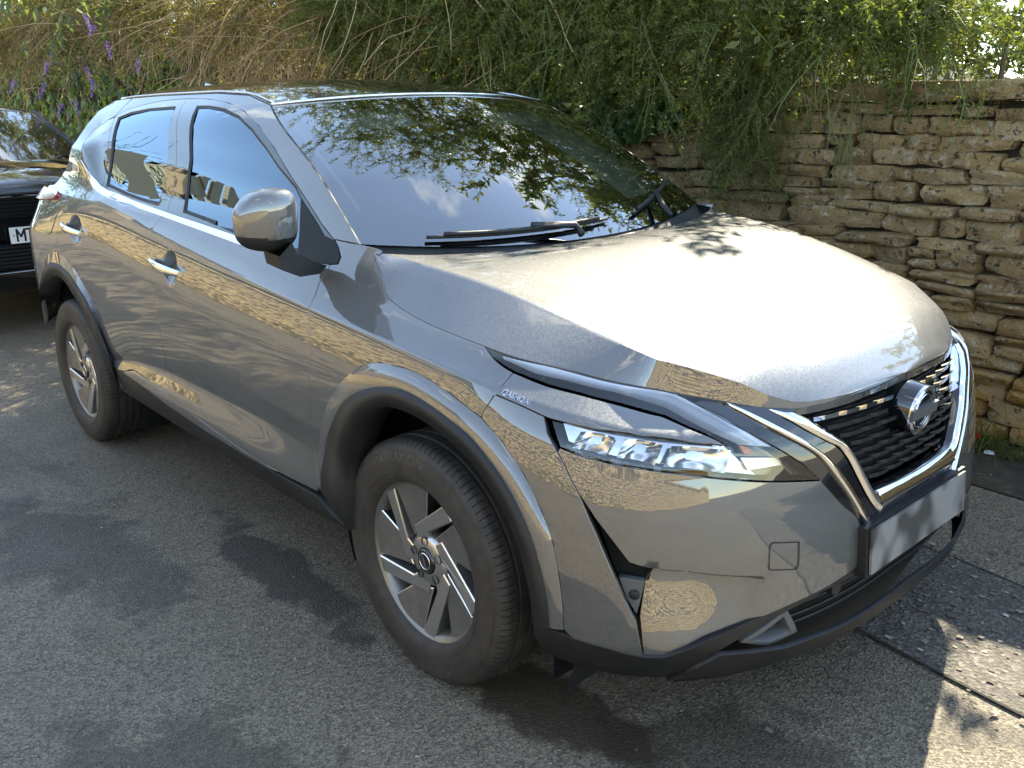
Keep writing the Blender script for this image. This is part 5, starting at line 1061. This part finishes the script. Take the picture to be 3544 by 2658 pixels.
def plant(lq,tq,tmpl,pos,dirs,scale,up=None):
    """place sprig templates at pos, growing along dirs"""
    N=len(pos); roll=nr.normal(size=(N,3))*.25+np.array([0,0,1.]); ch=nr.integers(0,len(tmpl),N)
    u,d,w=frames(dirs,roll); M=np.stack([u,d,w],-1)*scale[:,None,None]   # columns
    for k,(lv,sv,sf) in enumerate(tmpl):
        ix=np.where(ch==k)[0]
        if not len(ix): continue
        Q=np.einsum('nij,abj->nabi',M[ix],lv)+pos[ix][:,None,None,:]; lq.addq(Q.reshape(-1,4,3))
        S=np.einsum('nij,aj->nai',M[ix],sv)+pos[ix][:,None,:]; F=(sf[None]+ (np.arange(len(ix))*len(sv))[:,None,None]).reshape(-1,4); tq.add(S.reshape(-1,3),F)
T_fine=prep([make_sprig(i,.34,40,.023,.0037,.45,3) for i in range(7)],.0016)
T_hang=prep([make_sprig(20+i,.62,70,.022,.0034,.9,5,.07) for i in range(6)],.0020)
T_coarse=prep([make_sprig(40+i,.75,44,.066,.0135,.5,3,.09,5) for i in range(6)],.005)
T_twig=prep([make_sprig(60+i,.70,12,.022,.0034,.45,5,.14) for i in range(6)],.0030)
def ztop(x): return np.interp(x,[-14,-6,-3.4,-2.3,-1.75,-1.35,-1.1,-.85,-.5,0,.8,3],[4.6,4.9,4.9,4.7,4.3,3.5,2.95,2.45,1.95,1.88,1.85,1.85])
def zlow(x): return np.interp(x,[-14,-8.5,-6,-3.2,-2.4,-1.7,-1.3,-.95,-.6,-.35,0,.4,.8,3],[2.75,2.70,2.05,1.90,1.85,1.72,1.64,1.52,1.70,1.80,1.80,1.8,1.8,1.8])
def yfront(x,z): return np.interp(x,[-14,-8,-4,-2,-.9,0,1,3],[1.55,1.50,1.50,1.62,1.72,1.95,2.1,2.1])-np.clip(z-2.6,0,3)*np.interp(x,[-14,-1.7,-1.2,3],[.26,.26,.05,0])
def shrub(name,label,x0,x1,dens,m_leaf,m_twig,tmplA,nA,nB,nC,nT,seed,tc=None,sc=(.7,1.2)):
    root=empty(name); tag(root,label,'shrub'); lq,tq=Quads(),Quads(); r=nr
    def anchors(n,zmax=None,zmin=None):
        x=r.uniform(x0,x1,n); lo=zlow(x) if zmin is None else zmin+0*x; hi=ztop(x) if zmax is None else np.minimum(zmax,ztop(x)); z=lo+(hi-lo)*r.uniform(0,1,n)**.9; return x,z
    # visible skin near the wall top
    x,z=anchors(nA,2.5); y=yfront(x,z)+np.abs(r.normal(0,.22,nA))-.06; d=np.stack([r.normal(0,.55,nA),-np.abs(r.normal(.75,.35,nA)),r.normal(-.25,.5,nA)],1); plant(lq,tq,tmplA,np.stack([x,y,z+.08],1),d,r.uniform(.7,1.25,nA))
    # inner depth
    x,z=anchors(nB,2.7); y=yfront(x,z)+.2+np.abs(r.normal(0,.35,nB)); d=np.stack([r.normal(0,1,nB),r.normal(-.3,.7,nB),r.normal(0,.7,nB)],1); plant(lq,tq,T_coarse,np.stack([x,y,z],1),d,r.uniform(.5,.8,nB))
    # upper crown
    x,z=anchors(nC,None,2.4); ok=z>2.35; x,z=x[ok],z[ok]; n=len(x); y=yfront(x,z)+np.abs(r.normal(0,.55,n)); d=np.stack([r.normal(0,.8,n),-np.abs(r.normal(.5,.5,n)),r.normal(-.1,.7,n)],1); plant(lq,tq,tc or T_coarse,np.stack([x,y,z],1),d,r.uniform(sc[0],sc[1],n))
    if nT: 
        x,z=anchors(nT,2.5); y=yfront(x,z)+np.abs(r.normal(0,.2,nT)); d=np.stack([r.normal(0,1,nT),-np.abs(r.normal(.5,.4,nT)),r.normal(-.35,.55,nT)],1); plant(lq,tq,T_twig,np.stack([x,y,z],1),d,r.uniform(.6,1.2,nT))
    lq.build('foliage',m_leaf,root); tq.build('twigs',m_twig,root)
    return root
g1=shrub('overhanging_shrub','green small-leaved shrub trailing over the stone wall above the bonnet',-1.75,.05,1,'leaf_green','twig_green',T_fine,950,120,150,60,1)
g2=shrub('overhanging_shrub','dense green shrub hanging over the wall behind the windscreen',-4.1,-1.55,1,'leaf_green','twig_green',T_fine,1700,380,1050,140,2,T_fine,(1.3,2.1))
g3=shrub('tangled_shrub','olive brown tangled shrub with bare stems above the car roof',-21,-3.9,1,'leaf_olive','twig_brown',T_fine,2000,560,1000,1150,3)
# long trailing strands down the wall face
def strands(root,x0,x1,n,zt,lo,hi,yoff,ml='leaf_green',mt='twig_green'):
    lq,tq=Quads(),Quads(); x=nr.uniform(x0,x1,n); z=nr.uniform(zt[0],zt[1],n); y=np.interp(x,[-3,-1,0,1],[1.80,1.84,1.92,1.98])+nr.normal(0,.05,n)+yoff; d=np.stack([nr.normal(0,.25,n),-np.abs(nr.normal(.22,.12,n)),-np.abs(nr.normal(.8,.2,n))],1); plant(lq,tq,T_hang,np.stack([x,y,z],1),d,nr.uniform(lo,hi,n)); lq.build('trailing_foliage',ml,root); tq.build('trailing_stems',mt,root)
strands(g1,-1.15,-.68,120,(1.35,1.85),.45,.75,0); strands(g1,-.5,.75,34,(1.56,1.66),.2,.42,.0); strands(g2,-2.6,-1.3,90,(1.65,1.95),.3,.5,0)
# bare arching stems in the tangled shrub
tq=Quads()
for i in range(420):
    x=nr.uniform(-6.5,-2.3) if i<300 else nr.uniform(-12,-4); p=np.array([x,1.62+nr.normal(0,.12),nr.uniform(1.75,2.8)]); d=np.array([nr.normal(-.2,.9),nr.normal(-.25,.25),nr.normal(-.1,.6)]); P=[p]
    for k in range(10): d=d+nr.normal(0,.10,3)+np.array([0,-.01,-.05]); d/=np.linalg.norm(d); P.append(P[-1]+d*.11)
    a,b=stem_mesh(np.array(P),nr.uniform(.003,.008),.0015,4); tq.add(a,b)
tq.build('bare_stems','twig_brown',g3)
# dark heart of the hedge: trunks and a shaded bank behind the wall
for gsh,(a,b_) in((g1,(-1.5,.4)),(g2,(-3.8,-1.8)),(g3,(-13,-4.3))):
    tq=Quads()
    for x in np.arange(a,b_,.55):
        p=np.array([x,2.6+nr.normal(0,.15),1.0]); d=np.array([nr.normal(0,.2),-.25,1.]); P=[p]
        for k in range(10): d=d+nr.normal(0,.12,3); d/=np.linalg.norm(d); P.append(P[-1]+d*(float(ztop(x))-1.0)/11)
        aa,bb=stem_mesh(np.array(P),.035,.008,6); tq.add(aa,bb)
    tq.build('trunk','bark',gsh)
# bank of earth behind the wall
v=[];f=[];xs=np.linspace(-26,6,80)
for i,x in enumerate(xs):
    hgt=float(np.interp(x,[-16,-3,-1.6,-.9,.2,6],[2.6,2.5,2.1,1.5,1.35,1.3])); 
    for y,z in((2.38,1.25),(2.62,hgt*.8+.2),(3.2,hgt+.1*math.sin(x*3)),(5,hgt*.9),(12,1.2)): v.append((x,y,z+.06*math.sin(5*x+y)))
    if i:
        for k in range(4): q=5*i+k; f.append((q-5,q-4,q+1,q))
tag(mo('bank',v,f,MT['soil']),kind='structure')
# sunlit bush further back on the right
bu=empty('garden_bush'); tag(bu,'sunlit yellow green bush beyond the wall top at upper right','bush'); lq,tq=Quads(),Quads(); n=520; x=nr.uniform(-2.2,2.2,n); y=nr.uniform(3.0,3.9,n); z=1.30+nr.uniform(0,1,n)**.8*np.interp(x,[-1.6,-.5,0,2.2],[1.5,1.25,1.1,.9]); d=nr.normal(size=(n,3))*[1,1,.7]+[0,-.4,.3]; plant(lq,tq,T_coarse,np.stack([x,y,z],1),d,nr.uniform(.4,.75,n)); lq.build('foliage','leaf_green',bu); tq.build('twigs','twig_green',bu)
# ------------------------------------------------------------------ ivy
IV=np.array([(0,0),(.10,-.16),(.42,-.20),(.30,.10),(.52,.36),(.24,.44),(0,.92),(-.24,.44),(-.52,.36),(-.30,.10),(-.42,-.20),(-.10,-.16)])
def ivy(name,label,pts,nrm,size):
    root=empty(name); tag(root,label,'ivy'); v=[];f=[];k=0
    for p,n,s in zip(pts,nrm,size):
        n=n/np.linalg.norm(n); up=np.array([nr.normal(0,.5),nr.normal(0,.2),-1.]); u=np.cross(up,n); u/=np.linalg.norm(u); w=np.cross(n,u)
        for (a,b_) in IV: v.append(p+u*a*s+w*b_*s+n*s*(.10*abs(a)-.15*b_*b_)); 
        f.append(tuple(range(k,k+12))); k+=12
    mo('leaves',v,f,MT['leaf_ivy'],root,smooth=False); return root
def ivy_patch(n,x0,x1,zf,yb,sz):
    x=nr.uniform(x0,x1,n); lo,hi=zf(x); z=lo+(hi-lo)*nr.uniform(0,1,n); y=yb-np.abs(nr.normal(0,.05,n)); return np.stack([x,y,z],1),np.stack([nr.normal(0,.35,n),-np.ones(n),nr.normal(.25,.35,n)],1),nr.uniform(sz[0],sz[1],n)
ivy('ivy','dark green ivy creeping along the wall top just behind the car roof',*ivy_patch(1300,-4.2,-1.35,lambda x:(np.interp(x,[-4.2,-2.6,-1.9,-1.35],[1.35,1.38,1.30,1.42]),np.interp(x,[-4.2,-2.6,-1.35],[1.85,1.80,1.55])),2.0,(.045,.085)))
ivy('ivy','dark glossy ivy covering the wall beyond the black car',*ivy_patch(4600,-21,-6.2,lambda x:(np.interp(x,[-16,-11.5,-10,-8,-6.2],[1.0,1.15,1.05,.9,1.2]),np.interp(x,[-16,-9,-6.2],[2.9,2.8,1.9])),1.72,(.07,.13)))
# ------------------------------------------------------------------ buddleia
bd_=empty('buddleia'); tag(bd_,'buddleia with purple flower spikes and grey-green leaves at top left','shrub'); lq,tq,fq=Quads(),Quads(),Quads()
for i in range(16):
    p=np.array([nr.uniform(-8.8,-7.2),nr.uniform(.75,1.5),nr.uniform(2.2,3.0)]); d=np.array([nr.normal(.35,.35),nr.normal(-.35,.3),nr.normal(-.35,.3)]); P=[p]
    for k in range(12): d=d+nr.normal(0,.07,3)+np.array([0,0,-.05]); d/=np.linalg.norm(d); P.append(P[-1]+d*.075)
    P=np.array(P); a,b=stem_mesh(P,.006,.0022,5); tq.add(a,b)
    for k in range(1,12):
        for s in(-1,1):
            dr=np.cross(P[k]-P[k-1],nr.normal(size=3)); dr/=np.linalg.norm(dr); dr=dr+np.array([0,0,-.35]); sd=np.cross(dr,[0,0,1.]); sd/=np.linalg.norm(sd)+1e-9; l=nr.uniform(.08,.15); w=l*.16; q=np.array([P[k],P[k]+dr*l*.45+sd*w,P[k]+dr*l,P[k]+dr*l*.45-sd*w]); lq.addq(q[None])
    # flower spike
    e=P[-1]; dv=(P[-1]-P[-3]); dv/=np.linalg.norm(dv); n=150; tt_=nr.uniform(0,1,n); off=nr.normal(size=(n,3)); off-= (off@dv)[:,None]*dv; off/=np.linalg.norm(off,axis=1)[:,None]; c=e+dv*(tt_*.17)[:,None]+off*(.020*(1-.6*tt_))[:,None]; a1=nr.normal(size=(n,3)); a1/=np.linalg.norm(a1,axis=1)[:,None]; a2=np.cross(a1,off); s=.006; fq.addq(np.stack([c-a1*s,c+a2*s,c+a1*s,c-a2*s],1))
lq.build('foliage','leaf_bud',bd_); tq.build('stems','twig_green',bd_); fq.build('flower_spikes','flower_purple',bd_)
# ------------------------------------------------------------------ weeds at the wall foot
wd=empty('grass_tuft'); tag(wd,'tuft of wispy weeds growing at the foot of the stone wall','weeds'); q=Quads()
for i in range(150):
    p=np.array([nr.normal(.32,.16),1.98+nr.normal(0,.05),.0]); d=np.array([nr.normal(0,.6),nr.normal(-.35,.3),1.]); d/=np.linalg.norm(d); P=[p]
    for k in range(6): d=d+np.array([nr.normal(0,.05),-.03,-.22]); d/=np.linalg.norm(d); P.append(P[-1]+d*nr.uniform(.03,.05))
    P=np.array(P); w=np.cross(np.gradient(P,axis=0),[0,.3,.95]); w/=np.linalg.norm(w,axis=1)[:,None]; w*=(np.linspace(.0035,.0006,7))[:,None]; q.add(np.stack([P-w,P+w],1).reshape(-1,3),np.array([(2*k,2*k+1,2*k+3,2*k+2) for k in range(6)]))
q.build('blades','leaf_green',wd); lq,tq=Quads(),Quads(); n=16; plant(lq,tq,T_fine,np.stack([nr.normal(.5,.2,n),1.9+nr.normal(0,.05,n),np.full(n,.02)],1),nr.normal(size=(n,3))*[1,.5,.2]+[0,-.3,.5],nr.uniform(.35,.6,n)); lq.build('foliage','leaf_green',wd); tq.build('twigs','twig_green',wd)
# ================================================================== black car parked behind
suv=empty('black_car',(-5.35,-.22,0)); tag(suv,'glossy black car parked nose-on behind the grey car, plate beginning MT2','car')
mat('suv_black',(.004,.004,.005),.05,0,1,.01)
def loft(name,stations,material,parent,mirror=True,closed_ends=True):
    """stations: (x,[(w,z)...]) half sections from centre bottom outwards to centre top"""
    v=[];f=[];n=len(stations[0][1]); full_=[]
    for x,sec in stations:
        ring=[(x if len(p)<3 else x+p[2],-p[0],p[1]) for p in sec]+[(x if len(p)<3 else x+p[2],p[0],p[1]) for p in sec[::-1]]; full_.append(ring)
    k=len(full_[0])
    for r in full_: v+=r
    for i in range(len(full_)-1):
        for j in range(k): f.append((i*k+j,i*k+(j+1)%k,(i+1)*k+(j+1)%k,(i+1)*k+j))
    if closed_ends: f.append(tuple(range(k))[::-1]); f.append(tuple((len(full_)-1)*k+j for j in range(k)))
    o=mo(name,v,f,material,parent); m_=o.modifiers.new('s','SUBSURF'); m_.levels=2; m_.render_levels=2; return o
G_=MT['suv_black']
loft('body',[(0.02,[(0,.50),(.62,.50),(.80,.52),(.82,.70),(.82,.92),(.74,1.0),(0,1.03)]),(-.04,[(0,.30),(.70,.30),(.90,.36),(.92,.70),(.92,.96),(.84,1.06),(0,1.085)]),(-.30,[(0,.26),(.80,.26),(.97,.34),(.98,.70),(.97,.98),(.90,1.09),(0,1.125)]),(-1.1,[(0,.26),(.82,.26),(.985,.34),(.99,.70),(.98,1.02),(.88,1.13),(0,1.18)]),(-1.35,[(0,.26),(.82,.26),(.985,.34),(.99,.70),(.98,1.04),(.86,1.15),(0,1.18)]),(-4.4,[(0,.26),(.82,.26),(.98,.34),(.99,.70),(.97,1.06),(.86,1.16),(0,1.18)]),(-4.75,[(0,.3),(.70,.3),(.88,.4),(.90,.70),(.88,1.0),(.8,1.1),(0,1.1)])],G_,suv)
rows=[]
for x,w,z,bow in((-1.02,.66,1.16,.18),(-1.35,.645,1.30,.16),(-1.68,.63,1.43,.14),(-2.0,.60,1.545,.12)):
    for u in np.linspace(-1,1,11): rows.append((x+bow*(1-abs(u)**2),u*w,z+.03*(1-u*u)))
mo('windscreen',rows,gridf(4,11),MT['gloss_black'],suv)
loft('roof',[(-1.88,[(0,1.50),(.60,1.50),(.63,1.53),(.58,1.555),(0,1.59)]),(-2.3,[(0,1.56),(.63,1.56),(.66,1.585),(.60,1.62),(0,1.655)]),(-3.6,[(0,1.56),(.63,1.56),(.66,1.59),(.60,1.63),(0,1.66)]),(-4.5,[(0,1.50),(.58,1.50),(.60,1.53),(.55,1.56),(0,1.58)])],G_,suv)
for s in(-1,1):
    MB().tube([(-.98,s*.73,1.13),(-1.35,s*.70,1.30),(-1.70,s*.665,1.44),(-2.02,s*.635,1.56)],.020,8).build('pillar',MT['black_plastic'],suv,True)
    b=MB(); b.add([(-1.05,s*.76,1.14),(-2.05,s*.66,1.54),(-4.3,s*.64,1.52),(-4.6,s*.80,1.16)],[(0,1,2,3)]); b.build('side_window',MT['gloss_black'],suv)
    v,f=superell((-1.25,s*.90,1.24),(.06,.13,.075),.6,.6,20,14); mo('door_mirror',v,f,G_,suv)
    hl2=empty('headlight',(0,0,0),suv); v,f=superell((-.06,s*.66,.93),(.10,.20,.055),.4,.4,20,10); mo('lens',v,f,MT['gloss_black'],hl2); v,f=superell((-.01,s*.66,.93),(.07,.15,.03),.4,.4,16,8); mo('lamp',v,f,MT['satin_chrome'],hl2)
    for x in(-.92,-3.85):
        ww_=empty('wheel',(x,s*.86,.37),suv); v,f=lathe([(.24,-.11),(.30,-.12),(.355,-.10),(.37,-.05),(.37,.05),(.355,.10),(.24,.11)],40); mo('tyre',v,f,MT['tyre_rubber'],ww_); v,f=lathe([(.25,-.10),(.22,-.085),(.0,-.07)] if s<0 else [(.25,.10),(.22,.085),(.0,.07)],32); mo('rim',v,f,MT['alloy_dark'],ww_)
gr2=empty('grille',(0,0,0),suv); b=MB(); b.box((.028,0,.905),(.02,1.02,.14)); b.build('grille_panel',MT['dark_void'],gr2)
for i in range(5): b=MB(); b.box((.045,0,.852+.027*i),(.012,1.0,.006)); b.build('grille_bar',MT['gloss_black'],gr2)
b=MB(); b.box((.035,0,1.0),(.03,1.10,.012)); b.build('chrome_strip',MT['satin_chrome'],gr2)
lg=empty('lower_grille',(0,0,0),suv); b=MB(); b.box((.03,0,.565),(.02,.86,.17)); b.build('grille_panel',MT['dark_void'],lg)
for i in range(6): b=MB(); b.box((.045,0,.50+.026*i),(.012,.84,.008)); b.build('grille_bar',MT['black_plastic'],lg)
v=[];n=21
for j in range(n):
    u=-1+2*j/(n-1); v+=[(.055-.10*abs(u)**3,u*.86,.455+.07*max(0,abs(u)-.45)),(.03-.10*abs(u)**3,u*.86,.478+.07*max(0,abs(u)-.45))]
mo('skid_trim',v,[(2*j,2*j+1,2*j+3,2*j+2) for j in range(n-1)],MT['satin_chrome'],suv)
mat('plate_pale',(.80,.80,.78),.4); mat('plate_ink',(.008,.008,.01),.5)
pl=empty('number_plate',(0,0,0),suv); b=MB(); b.box((.068,.025,.715),(.008,.52,.111)); b.build('plate',MT['plate_pale'],pl)
def strokes(polys,x0):
    b=MB(); t_=.0135
    for pl_ in polys:
        for (a0,b0),(a1,b1) in zip(pl_[:-1],pl_[1:]):
            dx,dz=a1-a0,b1-b0; l=math.hypot(dx,dz); ux,uz=dx/l*t_*.35,dz/l*t_*.35; nx,nz=-dz/l*t_/2,dx/l*t_/2
            b.add([(.0735,x0+a0-ux+nx,.6755+b0-uz+nz),(.0735,x0+a0-ux-nx,.6755+b0-uz-nz),(.0735,x0+a1+ux-nx,.6755+b1+uz-nz),(.0735,x0+a1+ux+nx,.6755+b1+uz+nz)],[(0,1,2,3)])
    b.v=[(x+i*.00001,y,z) for i,(x,y,z) in enumerate(b.v)]; b.build('plate_letter',MT['plate_ink'],pl)
strokes([[(0,0),(0,.079)],[(0,.079),(.025,.030),(.050,.079)],[(.050,.079),(.050,0)]],-.19); strokes([[(0,.079),(.050,.079)],[(.025,.079),(.025,0)]],-.128); strokes([[(0,.062),(.006,.074),(.025,.079),(.044,.074),(.050,.060),(.044,.044),(.0,.0)],[(0,0),(.050,0)]],-.066)
b=MB(); b.box((.075,.025-.26+.022,.715),(.004,.008,.008)); b.build('plate_screw',MT['satin_chrome'],pl)
for y0 in(-.45,.25): MB().tube([(-.98,y0,1.195),(-1.02,y0+.25,1.20),(-1.06,y0+.5,1.195)],.010,6).build('wiper',MT['seal_rubber'],suv,True)
# ================================================================== buildings across the lane (seen mirrored in the glass)
m=mat('stone_tile',(.20,.155,.10),.95); t=NT(m); ge=t.n('ShaderNodeNewGeometry'); t.l(t.ramp(ge.outputs['Random Per Island'],[(0,(.13,.10,.065)),(.6,(.21,.165,.105)),(1,(.30,.25,.17))]),t.b.inputs['Base Color'])
m=mat('ashlar',(.42,.34,.22),.9); t=NT(m); g=t.coords('Object'); br=t.n('ShaderNodeTexBrick'); br.inputs['Scale'].default_value=2.2; br.inputs['Color1'].default_value=(.43,.35,.23,1); br.inputs['Color2'].default_value=(.36,.29,.19,1); br.inputs['Mortar'].default_value=(.25,.2,.14,1); mpn=t.n('ShaderNodeMapping'); mpn.inputs['Rotation'].default_value=(R_(90),0,0); t.l(t.n('ShaderNodeTexCoord').outputs['Object'],mpn.inputs[0]); t.l(mpn.outputs[0],br.inputs['Vector']); t.l(br.outputs[0],t.b.inputs['Base Color'])
mat('window_white',(.75,.74,.70),.5); mat('window_dark',(.02,.025,.03),.1)
def tiles(parent,x0,x1,y0,z0,y1,z1,step=.30):
    """courses of stone tiles on one roof slope"""
    v=[];f=[]; L_=math.hypot(y1-y0,z1-z0); n=int(L_/step); r=random.Random(int(x0*10)+99)
    for i in range(n):
        a=i/n; b_=(i+1.25)/n; x=x0
        while x<x1:
            w=r.uniform(.25,.55); k=len(v); h=.03+.02*r.random(); ny,nz=-(z1-z0)/L_,(y1-y0)/L_; s=1 if nz>0 else -1
            for (xx,q,o) in((x,a,h),(x+w,a,h),(x+w,b_,0.005),(x,b_,0.005)): v.append((xx,y0+(y1-y0)*q+ny*o*s,z0+(z1-z0)*q+nz*o*s))
            f.append((k,k+1,k+2,k+3)); x+=w+.01
    o=mo('roof_tiles',v,f,MT['stone_tile'],parent,smooth=False); o['kind']='stuff'
def house(name,label,x0,x1,y0,y1,eave,ridge,along_x=True):
    h=empty(name); tag(h,label,'building'); ym=(y0+y1)/2; xm=(x0+x1)/2; b=MB()
    if along_x:
        b.add([(x0,y0,0),(x1,y0,0),(x1,y1,0),(x0,y1,0),(x0,y0,eave),(x1,y0,eave),(x1,y1,eave),(x0,y1,eave),(x0,ym,ridge),(x1,ym,ridge)],[(0,1,5,4),(2,3,7,6),(1,2,6,9,5),(3,0,4,8,7)]); b.build('wall',MT['ashlar'],h)
        MB().add([(x0-.2,y0-.3,eave-.1),(x1+.2,y0-.3,eave-.1),(x1+.2,ym,ridge+.1),(x0-.2,ym,ridge+.1),(x0-.2,y1+.3,eave-.1),(x1+.2,y1+.3,eave-.1)],[(0,1,2,3),(3,2,5,4)]).build('roof',MT['stone_tile'],h); tiles(h,x0-.2,x1+.2,y1+.32,eave-.08,ym,ridge+.13)
    else:
        b.add([(x0,y0,0),(x1,y0,0),(x1,y1,0),(x0,y1,0),(x0,y0,eave),(x1,y0,eave),(x1,y1,eave),(x0,y1,eave),(xm,y0,ridge),(xm,y1,ridge)],[(0,1,5,8,4),(2,3,7,9,6),(1,2,6,5),(3,0,4,7)]); b.build('wall',MT['ashlar'],h)
        MB().add([(x0-.3,y0-.2,eave-.1),(xm,y0-.2,ridge+.12),(x1+.3,y0-.2,eave-.1),(x1+.3,y1+.2,eave-.1),(xm,y1+.2,ridge+.12),(x0-.3,y1+.2,eave-.1)],[(0,1,4,5),(1,2,3,4)]).build('roof',MT['stone_tile'],h)
    return h
def window(par,c,w,h,nx=3,axis='y',s=1):
    wd_=empty('window',(0,0,0),par); b=MB(); D_=(lambda a,b_,d:(a,d,b_)) if axis=='y' else (lambda a,b_,d:(d,a,b_))
    b.box(c,D_(w,h,.10)); b.build('frame',MT['window_white'],wd_)
    for i in range(nx):
        b=MB(); cc=list(c); k=0 if axis=='y' else 1; cc[k]+=-w/2+(i+.5)*w/nx; cc[1 if axis=='y' else 0]+=.04*s; b.box(cc,D_(w/nx*.8,h*.86,.05)); b.build('pane',MT['window_dark'],wd_)
h1=house('stone_barn','long stone barn with tiled roof across the lane, mirrored in the front window',-33,-8.5,-15,-9.0,2.5,4.7)
window(h1,(-12,-8.98,1.5),1.2,.9); window(h1,(-17,-8.98,1.5),1.2,.9)
h2=house('gabled_cottage','gabled stone cottage across the lane, mirrored in the rear window',-44,-36,-15,-8.5,6.0,11.5,False)
window(h2,(-40,-8.46,4.6),2.2,1.6); window(h2,(-35.96,-12,4.6),1.8,1.6,3,'x')
tw=empty('church_tower'); tag(tw,'battlemented stone church tower beyond the lane, mirrored in the car glass','tower'); b=MB(); b.box((-62,-30,7.5),(7,7,15)); b.build('tower_body',MT['ashlar'],tw)
for k in range(5):
    for (x,y) in((-65.2+k*1.6,-26.8),(-65.2+k*1.6,-33.2),(-58.8,-33.2+k*1.6),(-65.2,-33.2+k*1.6)): b=MB(); b.box((x,y,15.7),(.95,.95,1.4)); b.build('merlon',MT['ashlar'],tw)

def crown(name,label,c,r,n):
    root=empty(name); tag(root,label,'tree'); lq,tq=Quads(),Quads(); p=nr.normal(size=(n,3)); p/=np.linalg.norm(p,axis=1)[:,None]; p*=nr.uniform(.55,1.05,n)[:,None]; p*=np.array(r)*(1+.25*np.sin(p[:,:1]*5+p[:,1:2]*4)); plant(lq,tq,T_coarse,p+np.array(c),p+nr.normal(size=(n,3))*.4,nr.uniform(2.2,3.6,n)); lq.build('crown','leaf_tree',root); aa,bb=stem_mesh(np.array([(c[0],c[1],0),(c[0]+.1,c[1],c[2]*.5),(c[0],c[1],c[2])]),.35,.12,8); mo('trunk',aa,bb,MT['bark'],root)
crown('garden_tree','broad dark tree behind the cottage, mirrored in the rear window',(-52,-15,10.5),(5.5,5,4.5),300)
crown('garden_tree','round tree beside the lane, mirrored in the rear quarter window',(-30,-5.2,5.2),(2.4,1.6,2.3),200)
# green growth along the foot of the far wall
lq,tq=Quads(),Quads(); n=220; plant(lq,tq,T_coarse,np.stack([nr.uniform(-30,4,n),-6.15+np.abs(nr.normal(0,.08,n)),nr.uniform(0,.25,n)],1),nr.normal(size=(n,3))*[.6,.3,.4]+[0,.2,.7],nr.uniform(.4,.8,n)); hw=empty('verge_weeds'); tag(hw,'green weeds along the foot of the sunlit wall across the lane','weeds',kind='stuff'); lq.build('foliage','leaf_green',hw); tq.build('stems','twig_green',hw)
